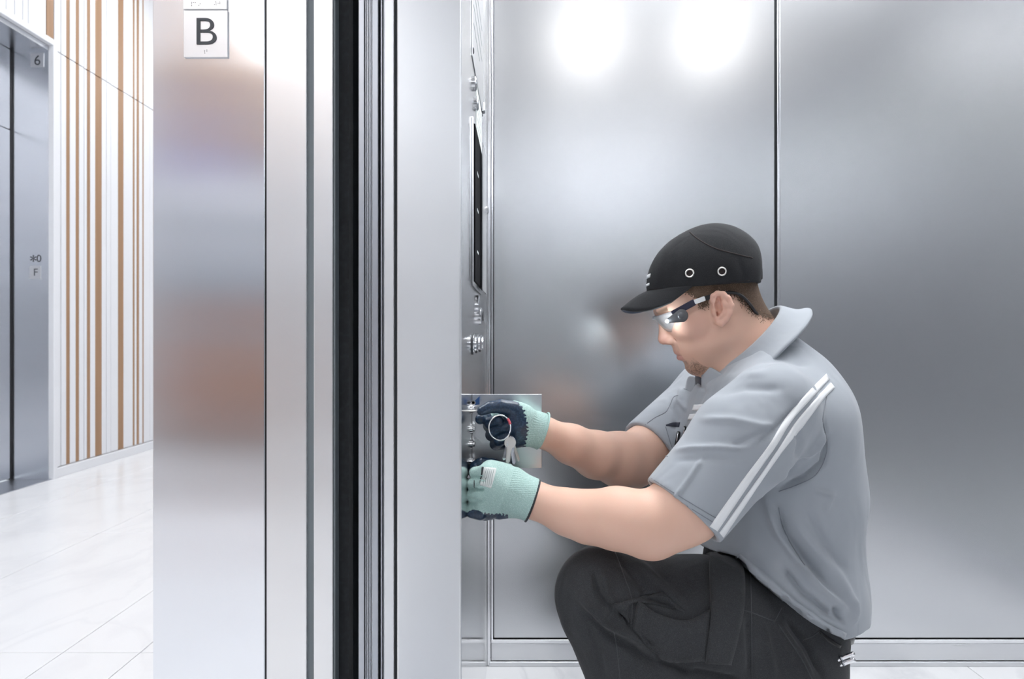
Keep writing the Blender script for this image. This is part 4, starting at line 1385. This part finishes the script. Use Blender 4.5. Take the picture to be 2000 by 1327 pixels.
# ---------------------------------------------------------------- safety glasses with lamps
gs = empty('safety_glasses', hp(.07, .02)); gs.parent = man; gs.location = hp(.07, .02) - world_loc(man)
gs['label'] = 'clear wraparound safety glasses with a small lit lamp on the temple'
for s in (-1, 1):
    bm = bmesh.new()
    rows = []
    for i in range(19):
        ph = math.radians(3 + 66 * i / 18)
        t = i / 18
        uu = .018 + .080 * math.cos(ph); ww = s * .0715 * math.sin(ph)
        vt = .0350 - .004 * t; 
        vb = (-.0005 + .012 * math.exp(-(t / .16) ** 2) - .004 * math.sin(math.pi * min(1, t * 1.2))) if t < .72 else (-.0005 + (t - .72) / .28 * .020)
        rows.append([bm.verts.new(hp(uu - .012 * (1 - q) * (.4 + .6 * t), vb + (vt - vb) * q, ww)) for q in (0, .25, .5, .75, 1)])
    for r0, r1 in zip(rows[:-1], rows[1:]):
        for j in range(4): bm.faces.new((r0[j], r0[j + 1], r1[j + 1], r1[j]))
    lo_ = link('lens', from_bm('lens', bm, True), M['lens'], gs)
    md = lo_.modifiers.new('t', 'SOLIDIFY'); md.thickness = .0016; md.offset = 0
    def gp(px_, py_, w):
        q = P(px_, py_, YM - w)
        return Vector((q.x, YM + s * w, q.z))
    # temple: navy bar, white band, black tip
    def bar(name, p0, p1, hgt, m_, th=.0034):
        a, b = gp(*p0), gp(*p1)
        t = (b - a).normalized(); upv = Vector((0, s, 0)).cross(t).normalized()
        bm = bmesh.new()
        vs = []
        for q in (a, b):
            for e, g in ((-1, -1), (1, -1), (1, 1), (-1, 1)):
                vs.append(bm.verts.new(q + upv * e * hgt / 2 + Vector((0, g * th / 2, 0))))
        for fc_ in ((0, 1, 2, 3), (7, 6, 5, 4), (0, 4, 5, 1), (1, 5, 6, 2), (2, 6, 7, 3), (3, 7, 4, 0)):
            bm.faces.new([vs[q] for q in fc_])
        bmesh.ops.bevel(bm, geom=bm.edges[:], offset=.0008, segments=2, affect='EDGES')
        link(name, from_bm(name, bm, False), m_, gs)
    bar('temple', (1313, 614, .0715), (1357, 590, .0785), .0115, M['navy'])
    bar('white_band', (1356, 590.5, .0788), (1377, 583, .0805), .0085, M['stripe'], .0042)
    bar('temple_tip', (1376, 583.5, .0803), (1412, 573, .079), .0085, M['black'])
    # cord from behind the ear to the nape
    cpts = [gp(1412, 573, .079), gp(1430, 572, .0765), gp(1448, 578, .072), gp(1464, 594, .064), gp(1478, 614, .052), gp(1492, 625, .036), gp(1500, 634, .0)]
    cpts = catmull(cpts, 5)
    bm = bmesh.new()
    bm_tube(bm, cpts, .0030, 8)
    link('cord', from_bm('cord', bm, True), M['black'], gs)
    # lamp pod with round button, lit at its front
    if s > 0: continue
    f = Field(np.array(gp(1326, 618, .077)) - .028, np.array(gp(1326, 618, .077)) + .028, .0012)
    f.cone(gp(1331, 617, .0765), gp(1308, 626, .0735), .0122, .0055, .003, sy=.42)
    f.ell(gp(1331, 617, .0825), (.0085, .0022, .0085), None, .001, 's')
    f.ell(gp(1331, 617, .0815), (.0060, .0022, .0060), None, .0005)
    Vp, Qp = f.nets(1)
    link('lamp_pod', npmesh('lamp_pod', Vp, Qp), M['pod'], gs)
    bm = bmesh.new()
    bmesh.ops.create_uvsphere(bm, u_segments=14, v_segments=8, radius=.0028, matrix=Matrix.Translation(gp(1303, 628, .0735)))
    link('led', from_bm('led', bm, True), M['led'], gs)
bm = bmesh.new()
bm_tube(bm, [hp(.0985, .030, -.006), hp(.0995, .031, 0), hp(.0985, .030, .006)], .0025, 8)
link('nose_bridge', from_bm('nose_bridge', bm, True), M['lens'], gs)

# ---------------------------------------------------------------- gloves
def finish_glove(name, V, Q, coat_mask, label):
    me = npmesh(name, V, Q)
    o = link(name, me, [M['knit'], M['coat']], man)
    fm = coat_mask[Q].sum(1) >= 2
    me.polygons.foreach_set('material_index', fm.astype(np.int32))
    o['label'] = label
    return o

def left_glove():
    f = Field(P(900, 1030, 1.23) - Vector((.01, .12, .01)), P(1062, 890, 1.23) + Vector((.01, .06, .01)), .0016)
    wr_ = P(1012, 966, 1.203)
    kn = [(949, 921, 1.186), (941, 943, 1.182), (938, 966, 1.184), (943, 990, 1.19)]
    for (a, b, y) in kn:
        f.cone(wr_, P(a, b, y), .024, .0118, .014)
    f.ell(P(972, 957, 1.208), (.036, .020, .041), None, .015)
    f.cone(P(1000, 988, 1.215), P(948, 999, 1.215), .019, .016, .015)          # little-finger side of the palm
    f.cone(P(1000, 935, 1.21), P(958, 918, 1.205), .020, .016, .015)           # index side
    prox = [(930, 925, 1.196), (925, 947, 1.193), (923, 968, 1.195), (924, 990, 1.20)]
    mid = [(927, 924, 1.228), (922, 946, 1.228), (920, 969, 1.228), (923, 993, 1.226)]
    dist = [(945, 925, 1.243), (941, 946, 1.243), (940, 969, 1.242), (936, 1000, 1.236)]
    rr = [.0108, .0110, .0109, .0104]
    for i in range(4):
        f.cone(P(*kn[i]), P(*prox[i]), rr[i], rr[i], .003)
        f.cone(P(*prox[i]), P(*mid[i]), rr[i], rr[i] * .96, .0015)
        f.cone(P(*mid[i]), P(*dist[i]), rr[i] * .95, rr[i] * .85, .0015)
    # little finger's tip curls under, thumb lies along the top behind the index finger
    f.cone(P(921, 1000, 1.196), P(938, 1006, 1.198), .0105, .0095, .004)
    f.chain([P(990, 925, 1.225), P(962, 913, 1.235), P(942, 908, 1.238), P(928, 912, 1.24)], [.017, .013, .0115, .010], .008)
    # cuff
    f.cone(P(1012, 966, 1.203), P(1058, 984, 1.193), .0345, .0375, .012)
    for (ga, gb) in ((934.5, 946), (956.5, 942), (978.5, 944)):
        f.cone(P(912, ga, 1.187), P(gb, ga, 1.174), .0052, .0022, .004, 's')
    cut = P(1039, 978, 1.1965)
    f.plane(cut, Vector((.94, 0, -.34)))
    V, Q = f.nets(1)
    p = pix(V)
    # ribbed cuff
    t = (V - np.array(cut)) @ np.array((.94, 0, -.34))
    Nn = normals(V, Q)
    rib = (t > -.046) & (t < -.001)
    ang = np.arctan2(V[:, 2] - cut.z, V[:, 1] - cut.y)
    V = V + Nn * (np.where(rib, .0005 * np.sin(ang * 64), 0) - .0016 * np.exp(-((t + .046) / .004) ** 2))[:, None]
    jag = 2.5 * np.sin(p[:, 0] * .9) + 1.5 * np.sin(p[:, 0] * 2.3)
    coat = (V[:, 1] > 1.2225) & (p[:, 0] < 1003)
    coat |= (p[:, 1] > 1003 + jag + np.clip(p[:, 0] - 940, 0, 99) * .09) & (p[:, 0] < 992)
    coat |= ((p[:, 0] - 927) ** 2 / 15 ** 2 + (p[:, 1] - 1005) ** 2 / 8 ** 2 < 1)
    return V, Q, coat, cut
V, Q, coat, cut = left_glove()
gl_ = finish_glove('glove', V, Q, coat, 'mint knitted work glove on the lower hand, back of the hand showing')
bv = bvh_of(V, Q)
# dark edge of the cuff
tv = Vector((.94, 0, -.34)).normalized()
def ring_edge(c, axis, r, tube_r, m_, parent, name, sq=1.0):
    R = frame_mat(axis)
    pts = [c + R @ Vector((r * math.cos(2 * math.pi * i / 40), r * sq * math.sin(2 * math.pi * i / 40), 0)) for i in range(40)]
    return tube(name, pts, tube_r, m_, parent, 8, True)
ring_edge(cut + tv * .0008, tv, .0354, .0020, M['cuff_edge'], gl_, 'cuff_edge')
def cg(*pts): return [(890 + a / 8.844, 880 + b / 8.844) for a, b in pts]
drape('size_label', bv, cg((490, 292), (460, 420), (420, 600)), cg((702, 312), (668, 470), (612, 655)), M['label_white'], gl_, lift=.0007, ny=4, thick=.0005)
drape('printed_mark', bv, cg((452, 290), (440, 420), (410, 572)), cg((485, 290), (462, 420), (413, 572)), M['cuff_edge'], gl_, lift=.0009, ny=2, thick=.0005)
drape('printed_mark', bv, cg((316, 520), (318, 580), (318, 645)), cg((326, 520), (328, 580), (325, 645)), M['cuff_edge'], gl_, lift=.0009, ny=1, thick=.0005)
for k in range(5):
    a0, a1 = 530 + k * 32, 450 + k * 34
    seam('printed_mark', bv, cg((a0, 320), ((a0 + a1) / 2 + 8, 460), (a1 + 20, 610)), M['label_ink'], gl_, w=.55, lift=.0011)

def right_glove():
    f = Field(P(918, 900, 1.27) - Vector((.01, .06, .01)), P(1072, 772, 1.27) + Vector((.01, .06, .01)), .0016)
    D = -.012
    wr_ = P(1046, 838, 1.278)
    f.cone(wr_, P(1012, 828, 1.273 + D), .0285, .027, .015)
    f.ell(P(1006, 829, 1.277 + D), (.027, .0185, .037), None, .015)
    f.cone(P(1022, 850, 1.277 + D), P(998, 862, 1.272 + D), .019, .0135, .012)
    f.cone(P(1024, 812, 1.268 + D), P(1002, 799, 1.258 + D), .0185, .0145, .014)
    # thumb along the top, its tip on the key
    f.chain([P(1004, 799, 1.258 + D), P(978, 794, 1.250 + D), P(957, 796, 1.245 + D), P(941, 803, 1.243 + D)], [.0140, .0122, .0104, .0086], .002)
    # index: round behind, its tip under the key
    f.chain([P(990, 812, 1.298 + D), P(958, 812, 1.305 + D), P(942, 817, 1.285 + D), P(938, 819, 1.262 + D)], [.012, .0112, .0104, .0092], .0012)
    f.chain([P(988, 832, 1.300 + D), P(956, 832, 1.300 + D), P(958, 827, 1.268 + D), P(972, 822, 1.256 + D)], [.012, .0115, .0112, .0098], .0012)
    f.chain([P(992, 850, 1.298 + D), P(960, 850, 1.296 + D), P(966, 844, 1.266 + D), P(985, 836, 1.256 + D)], [.012, .0112, .0108, .0096], .0012)
    f.chain([P(996, 866, 1.292 + D), P(968, 868, 1.290 + D), P(975, 862, 1.264 + D), P(988, 855, 1.258 + D)], [.0115, .0106, .0102, .0092], .0012)
    f.cone(P(1044, 838, 1.279), P(1070, 848, 1.288), .0305, .0345, .010)
    cut = P(1061, 841, 1.283)
    ax = Vector((.93, .12, -.30)).normalized()
    f.plane(cut, ax)
    V, Q = f.nets(1)
    p = pix(V)
    t = (V - np.array(cut)) @ np.array(ax)
    Nn = normals(V, Q)
    ang = np.arctan2(V[:, 2] - cut.z, V[:, 1] - cut.y)
    rib = (t > -.030) & (t < -.001)
    V = V + Nn * np.where(rib, .0006 * np.sin(ang * 60), 0)[:, None]
    jag = 2.2 * np.sin(p[:, 1] * .8) + 1.6 * np.sin(p[:, 1] * 2.1)
    edge = np.interp(p[:, 1], [780, 790, 800, 815, 840, 872], [1000, 1015, 1022, 1027, 1030, 1026])
    coat = (p[:, 0] < edge + jag) & ~((V[:, 1] > 1.278) & (p[:, 0] > 955))
    return V, Q, coat, cut, ax
V, Q, coat, cut, ax = right_glove()
gr_ = finish_glove('glove', V, Q, coat, 'work glove with blue-black coated palm, holding the keys')
ring_edge(cut, ax, .0322, .0018, M['knit'], gr_, 'cuff_edge')

# ---------------------------------------------------------------- key bunch held by the upper hand
kb = empty('key_bunch', P(1000, 905, 1.225))
tag(kb, 'bunch of metal keys on a split ring hanging from the coated glove', 'keys')
YK = 1.222
rc = P(976, 836, YK)
rp = []
for i in range(48):
    a = 2 * math.pi * i / 48
    rp.append(rc + Vector((.0185 * math.cos(a), .004 * math.sin(a * 2), .0215 * math.sin(a))))
tube('split_ring', rp, .0013, M['chrome'], kb, 8, True)
tube('pink_sleeve', [rp[i] for i in (2, 3, 4, 5, 6)], .0022, M['pink'], kb, 8)
def key_mesh(name, length, head_r, teeth):
    bm = bmesh.new()
    # outline in local x (across), z (down)
    o_ = []
    for i in range(17):
        a = math.radians(-60 + 300 * i / 16)
        o_.append((head_r * math.sin(a + math.pi * 1.0), head_r * math.cos(a + math.pi * 1.0) * -1.0))
    o_ = [(head_r * math.cos(math.radians(t)), head_r * math.sin(math.radians(t))) for t in range(-62, 243, 19)]
    w = .0037
    left = [(-w, -head_r - .001), (-w, -head_r - length + .003), (-w * .3, -head_r - length)]
    right = []
    n = 6
    for i in range(n):
        z = -head_r - length + .003 + (length - .006) * i / n
        right += [(w - teeth[i % len(teeth)], z), (w, z + (length - .006) / n * .5)]
    right.append((w, -head_r - .001))
    out = o_ + left + right
    th = .0011
    A = [bm.verts.new((x, -th, z)) for x, z in out]; B = [bm.verts.new((x, th, z)) for x, z in out]
    bm.faces.new(A); bm.faces.new(B[::-1])
    for i in range(len(out)):
        j = (i + 1) % len(out)
        bm.faces.new((A[i], B[i], B[j], A[j]))
    bmesh.ops.triangulate(bm, faces=[f_ for f_ in bm.faces if len(f_.verts) > 4])
    return from_bm(name, bm)
for i, (ang, yaw, ln, dy, hr) in enumerate(((6, 12, .026, -.004, .0098), (-8, 40, .028, .0005, .0100), (16, -25, .024, .004, .0095), (-20, 60, .026, .007, .0098), (-2, -50, .030, .011, .0092))):
    me = key_mesh('key', ln, hr, ((.0016, .0007, .002, .0010), (.0010, .002, .0005, .0016))[i % 2])
    me.transform(Matrix.Translation(P(997, 858, YK) + Vector((0, dy, .001))) @ Matrix.Rotation(math.radians(ang), 4, 'Y') @ Matrix.Rotation(math.radians(yaw), 4, 'Z') @ Matrix.Translation((0, 0, -hr + .003)))
    k_ = link('key', me, M['brass_ring'] if i in (0, 3) else M['chrome'], kb)
# the key in the lock
me = key_mesh('key', .016, .0085, (.0012, .0006))
me.transform(Matrix.Translation(P(939, 803, 1.2335)) @ Matrix.Rotation(math.radians(90), 4, 'Y') @ Matrix.Rotation(math.radians(75), 4, 'Z'))
link('key', me, M['brass_ring'], kb)

M['flap'] = steel('brushed_flap_steel', (0.80, 0.81, 0.83), 0.30, gstr=0.0, var=0.0)
# ---------------------------------------------------------------- car operating panel on the front return
cop = empty('control_panel', (XC, 1.45, .62))
tag(cop, 'tall steel lift control panel with black display, buttons and key switches', 'control panel')
cy = lambda p: -XC * F / (CX - p)
cz = lambda py_, y: CAMH + (CY - py_) * y / F
X0 = XC + .0008
# notice with engraved lines, its frame edge and fixing screws
box('notice_plate', X0, X0 + .0016, 1.30, 1.66, 1.37, 1.93, M['plate'], cop, bevel=.0005)
for i in range(13):
    z = 1.44 + i * .034
    box('engraved_line', X0 + .0016, X0 + .0019, 1.33, 1.33 + (.27 if i % 4 else .18), z, z + .003, M['label_ink'], cop)
for (y, z) in ((1.315, 1.385), (1.645, 1.385), (1.315, 1.915)):
    lathe('screw', (X0 + .0015, y, z), (1, 0, 0), [(.006, 0), (.006, .001), (.004, .002), (0, .0022)], M['letter'], cop, 14)
# key switch and small speaker lamp over the display
lathe('key_switch', (X0, 1.345, 1.335), (1, 0, 0), [(.014, 0), (.014, .004), (.011, .006), (.011, .004), (0, .004)], M['chrome'], cop, 24)
lathe('key_switch', (X0, 1.40, 1.315), (1, 0, 0), [(.014, 0), (.014, .004), (.011, .006), (.011, .004), (0, .004)], M['chrome'], cop, 24)
box('paper_notice', X0, X0 + .0012, 1.42, 1.60, 1.27, 1.36, M['label_white'], cop)
for i in range(4):
    box('printed_line', X0 + .0012, X0 + .0014, 1.45, 1.57, 1.285 + i * .017, 1.2865 + i * .017, M['label_ink'], cop)
box('hinge_block', X0, X0 + .008, 1.60, 1.625, 1.365, 1.385, M['chrome'], cop, bevel=.002)
# black display behind a clear cover on stand-off pins
box('display', X0, X0 + .006, 1.31, 1.59, .962, 1.250, M['screen'], cop, bevel=.001)
box('display_rim', X0, X0 + .0035, 1.30, 1.60, .952, 1.260, M['chrome'], cop, bevel=.001)
box('cover_glass', X0 + .0100, X0 + .0120, 1.46, 1.60, .955, 1.256, M['lens'], cop)
for (y, z) in ((1.53, 1.13),):
    lathe('standoff_pin', (X0, y, z), (1, 0, 0), [(.006, 0), (.006, .013), (.009, .013), (.009, .018), (.006, .020), (0, .020)], M['chrome'], cop, 20)
for z in (1.02, 1.10, 1.17):
    box('floor_mark', X0 + .006, X0 + .0066, 1.36, 1.40, z, z + .004, M['label_white'], cop)
# keyed call lock (two joined round plates)
lathe('lock_plate', (X0, 1.455, .922), (1, 0, 0), [(.022, 0), (.022, .004), (.019, .006), (0, .006)], M['chrome'], cop, 28)
lathe('lock_plate', (X0, 1.485, .903), (1, 0, 0), [(.018, 0), (.018, .007), (.015, .009), (0, .009)], M['chrome'], cop, 28)
lathe('lock_core', (X0 + .0085, 1.485, .903), (1, 0, 0), [(.010, 0), (.010, .003), (0, .003)], M['letter'], cop, 20)
# three domed buttons in a row
for i, y in enumerate((1.315, 1.425, 1.545)):
    bt = lathe('button', (X0, y, .847), (1, 0, 0), [(.017, 0), (.017, .004), (.015, .005), (.0135, .004), (.013, .008), (.009, .0105), (0, .0115)], M['chrome'], cop, 28)
    lathe('button_ring', (X0, y, .847), (1, 0, 0), [(.020, 0), (.020, .002), (.018, .0025), (.017, .0)], M['letter'], bt, 28)
# service cabinet: open steel flap that faces the doorway, with its row of lock cylinders
YS = cy(921)
fl_ = box('service_flap', XC + .001, (1058 - CX) * YS / F, YS, YS + .0022, cz(915, YS), cz(770.5, YS), M['flap'], cop, bevel=.0006)
box('flap_hinge', XC + .0005, XC + .004, YS + .0005, YS + .006, cz(912, YS), cz(774, YS), M['alu'], fl_, bevel=.001)
for py_ in (800, 838, 868, 902):
    y = 1.29
    lk = lathe('key_switch', (X0, y, cz(py_, y)), (1, 0, 0), [(.0085, 0), (.0085, .003), (.0062, .004), (.0062, .0062), (0, .0062)], M['chrome'], cop, 22)
    box('key_slot', X0 + .006, X0 + .0066, y - .0008, y + .0008, cz(py_, y) - .004, cz(py_, y) + .004, M['letter'], lk)
box('terminal_block', X0, X0 + .012, 1.27, 1.30, cz(915, 1.285), cz(909, 1.285), M['black'], cop, bevel=.001)
# blue plastic lock tag
tg = bmesh.new()
pp = [P(922, 788, 1.28), P(936.5, 774.5, 1.28), P(936.5, 790.5, 1.28), P(925, 792, 1.28)]
A = [tg.verts.new(q) for q in pp]; B = [tg.verts.new(q + Vector((0, .003, 0))) for q in pp]
tg.faces.new(A); tg.faces.new(B[::-1])
for i in range(4): tg.faces.new((A[i], B[i], B[(i + 1) % 4], A[(i + 1) % 4]))
link('blue_tag', from_bm('blue_tag', tg), M['blue'], cop)
lathe('tag_ring', P(924.5, 787, 1.2795), (0, -1, 0), [(.0025, 0), (.0025, .001), (.0042, .001), (.0042, 0)], M['chrome'], cop, 18)

# ---------------------------------------------------------------- pens in the chest pocket, tools in the hip pocket
def on(bvh, px_, py_):
    o = Vector((0, 0, CAMH)); dr = (P(px_, py_, 1) - o).normalized()
    hit, nn, _, _ = bvh.ray_cast(o + dr * .5, dr)
    return hit, nn
for (a, b, r_, lb) in (((1326, 846), (1322, 862), .0036, 'thick black pen clipped in the grey shirt chest pocket'), ((1340.5, 835), (1338.5, 850), .0026, 'slim black pen in the shirt pocket, next to the thick pen')):
    h_, n_ = on(bv_chest, *a)
    p0 = h_ + n_ * .003
    h2, n2 = on(bv_chest, *b)
    p1 = h2 + n2 * .003
    d_ = (p0 - p1).normalized()
    t = empty('pen', p1); tag(t, lb, 'pen')
    tube('barrel', [p1 - d_ * .02, p1, p0, p0 + d_ * .002], [r_, r_, r_, r_ * .7], M['black'], t, 10)
    tube('clip', [p0 + Vector((-.002, -r_ - .001, 0)), p1 + Vector((-.002, -r_ - .001, 0))], .0008, M['chrome'], t, 6)
for i, (a, b, lb) in enumerate((((1630, 1292), (1668, 1277), 'upper bright steel rod sticking out of the hip pocket'), ((1634, 1301), (1669, 1289), 'lower bright steel rod sticking out of the hip pocket'))):
    Yt = 1.20
    t = empty('tool_rod', P(*a, Yt)); tag(t, lb, 'tool', 'rods in the hip pocket')
    pa, pb = P(*a, Yt), P(*b, Yt - .02)
    d_ = (pb - pa).normalized()
    tube('shank', [pa - d_ * .05, pa, pb - d_ * .001, pb], [.0035, .0035, .0035, .0028], M['chrome'], t, 12)
    tube('collar_ring', [pa + d_ * .012, pa + d_ * .016], .0042, M['alu'], t, 12)

# ---------------------------------------------------------------- floor designation plates
def jamb_plate(px0, px1, py0, py1, y, m_, parent, th=.004):
    a, b = P(px0, py0, y), P(px1, py1, y)
    return box('plate', a.x, b.x, y - th, y, b.z, a.z, m_, parent, bevel=.0006)
fp = empty('floor_plate', P(404, 113, YJ)); tag(fp, 'square brushed steel plate with a dark letter B on the door jamb', 'sign')
jamb_plate(360.5, 446.5, 22, 113.5, YJ, M['plate'], fp)
text('letter', 'B', .066, P(403.5, 61, YJ - .0046), (1, 0, 0), (0, 0, 1), M['letter'], fp, .0007, bold=-.0006, width=1.12)
bm = bmesh.new()
for (a, b) in ((399.5, 99), (399.5, 101.5), (400, 104), (404, 97.5), (404, 100)):
    q = P(a, b, YJ - .004); bm_lathe(bm, q, (0, -1, 0), [(.0007, 0), (.0006, .0004), (0, .0005)], 8)
link('braille', from_bm('braille', bm, True), M['letter'], fp)['kind'] = 'stuff'
fp2 = empty('floor_plate', P(404, 20, YJ)); tag(fp2, 'brushed steel plate with only braille dots, just above the letter B plate', 'sign')
jamb_plate(359.5, 445, -66, 20, YJ, M['plate'], fp2)
bm = bmesh.new()
for (a, b) in ((374.5, 4.5), (374.5, 7.5), (374.5, 11), (378, 4.5), (381.5, 5), (388.5, 10.5), (391, 7.5), (419, 9), (421.5, 3.5), (422, 6), (422, 9.5), (426, 6.5), (429.5, 4), (429.5, 7)):
    q = P(a, b, YJ - .004); bm_lathe(bm, q, (0, -1, 0), [(.0007, 0), (.0006, .0004), (0, .0005)], 8)
link('braille', from_bm('braille', bm, True), M['letter'], fp2)['kind'] = 'stuff'
# plates on the opposite lift's jamb
YO = YE - fw + .002
f6 = empty('floor_plate', P(73, 130, YO)); tag(f6, 'small pale plate with the number 6 on the opposite lift jamb', 'sign')
a, b = P(60, 104, YO), P(86, 131, YO)
box('plate', a.x, b.x, YO - .003, YO, b.z, a.z, M['plate'], f6, bevel=.0006)
text('number', '6', .085, P(73, 117.5, YO - .0035), (1, 0, 0), (0, 0, 1), M['letter'], f6, .0005)
ff = empty('floor_plate', P(69, 545, YO)); tag(ff, 'small plate with star, 0 and F on the opposite lift jamb', 'sign')
a, b = P(58, 520, YO), P(80, 545, YO)
box('plate', a.x, b.x, YO - .003, YO, b.z, a.z, M['plate'], ff, bevel=.0006)
text('letter', 'F', .062, P(70, 532, YO - .0035), (1, 0, 0), (0, 0, 1), M['letter'], ff, .0005)
text('number', '0', .062, P(76, 505, YO - .001), (1, 0, 0), (0, 0, 1), M['letter'], ff, .0005)
text('star', '*', .09, P(65, 505, YO - .001), (1, 0, 0), (0, 0, 1), M['letter'], ff, .0005, bold=.0005)
